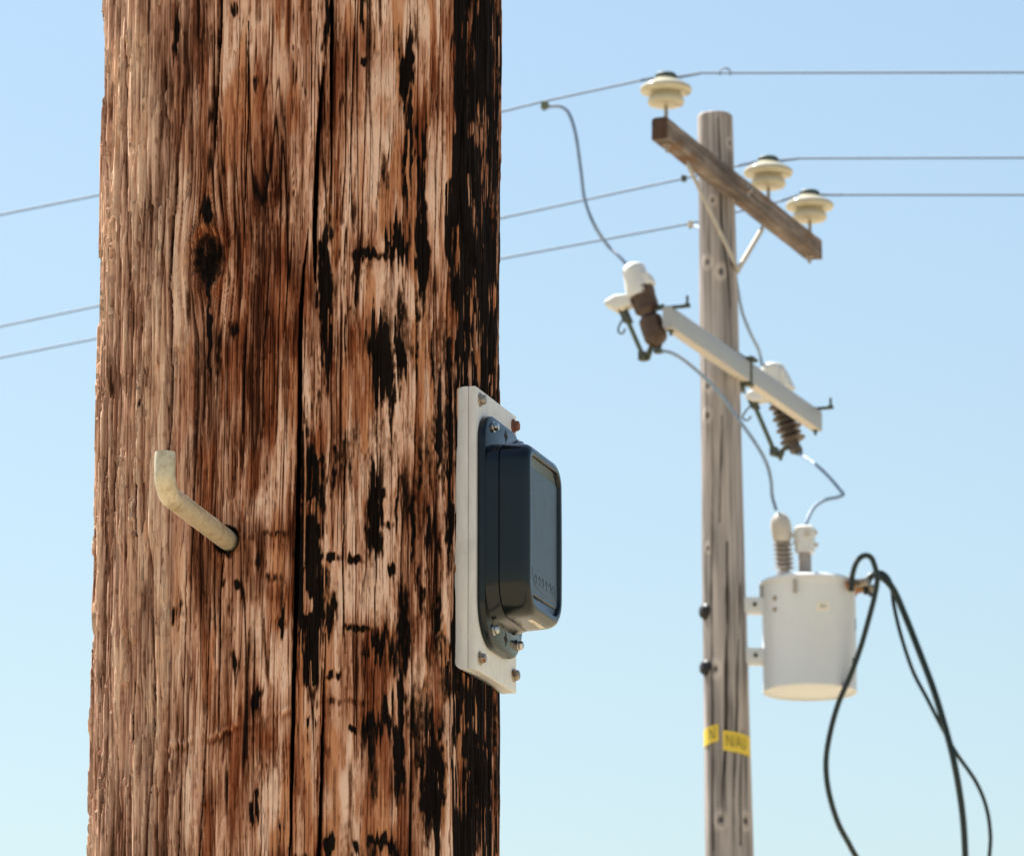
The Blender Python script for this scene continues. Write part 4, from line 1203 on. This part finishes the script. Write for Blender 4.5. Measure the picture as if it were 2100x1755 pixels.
lead("service_cable", [(1778, 1218, yb2), (1776, 1196, yb2), (1788, 1180, yb2), (1806, 1182, yb2), (1830, 1205, yb2), (1852, 1252, yb2), (1885, 1335, yb2 - .05), (1915, 1415, yb2 - .1), (1938, 1490, yb2 - .15), (1955, 1555, yb2 - .2), (1968, 1625, yb2 - .2), (1976, 1690, yb2 - .2), (1980, 1765, yb2 - .2),
     (1985, 1900, yb2 - .2), (2300, 2000, yb2 - 1.5), (3800, 2000, yb2 - 6), (8000, 1800, yb2 - 14)], .0195, M['cable'],
     "thickest black cable, running straight down and away from the transformer", "cable", G2)
lead("service_cable", [(1786, 1222, yb2 + .03), (1781, 1198, yb2 + .04), (1797, 1174, yb2 + .05), (1816, 1178, yb2 + .04), (1828, 1200, yb2 + .04), (1833, 1240, yb2 + .04), (1847, 1300, yb2), (1872, 1375, yb2), (1903, 1435, yb2 - .05), (1934, 1495, yb2 - .12), (1962, 1545, yb2 - .12), (2000, 1600, yb2 - .15), (2022, 1652, yb2 - .15),
     (2031, 1710, yb2 - .15), (2028, 1770, yb2 - .15), (2020, 1900, yb2 - .2), (2320, 2030, yb2 - 1.5), (3800, 2040, yb2 - 6), (8000, 1840, yb2 - 14)], .0120, M['cable'],
     "thinner black cable that swings outside the thickest one", "cable", G2)

# ------------------------------------------------------------------ yellow tags wrapped on the grey pole
def pole_tag(x0, x1, y0, y1, tilt, txt, tsize, label, tx):
    ym = (y0 + y1) / 2
    zm = at((x0 + x1) / 2, ym, YF - .12).z
    c = far_axis(zm); r = far_rad(zm) + .006
    def ang_of(x): return math.asin(max(-.985, min(.985, (at(x, ym, YF - .1).x - c.x) / r)))
    a0, a1 = ang_of(x0), ang_of(x1)
    h = (y1 - y0) * UF / 2 / CE
    am = (a0 + a1) / 2
    def pt(a, z, out=0.0):
        return Vector((c.x + lean[0] * z + (r + out) * math.sin(a), c.y - (r + out) * math.cos(a), zm + z + tilt * (a - am) * r))
    root = thing("pole_tag", pt(am, 0), label, "tag", "yellow tags on the grey pole")
    m = MB(); n = 14; loops = []
    for k in range(n + 1):
        a = a0 + (a1 - a0) * k / n
        loops.append([pt(a, -h), pt(a, h), pt(a, h, -.003), pt(a, -h, -.003)])
    plate = m.loft(loops).build("plate", M['yellow'], root)
    vs, fs = text_mesh(txt, tsize)
    at0 = ang_of(tx)
    MB().add([pt(at0 + v.x * .52 / r, v.y * 1.0, .002) for v in vs], fs).build("lettering", M['tag_ink'], plate)
pole_tag(1440, 1473, 1488, 1522, .16, "N/", .105, "yellow tag on the pole's sunny edge, the higher and narrower of two", 1461)
pole_tag(1482, 1540, 1503, 1543, -.14, "N/AU", .105, "wider yellow tag with black letters, the lower of two on the grey pole", 1511)
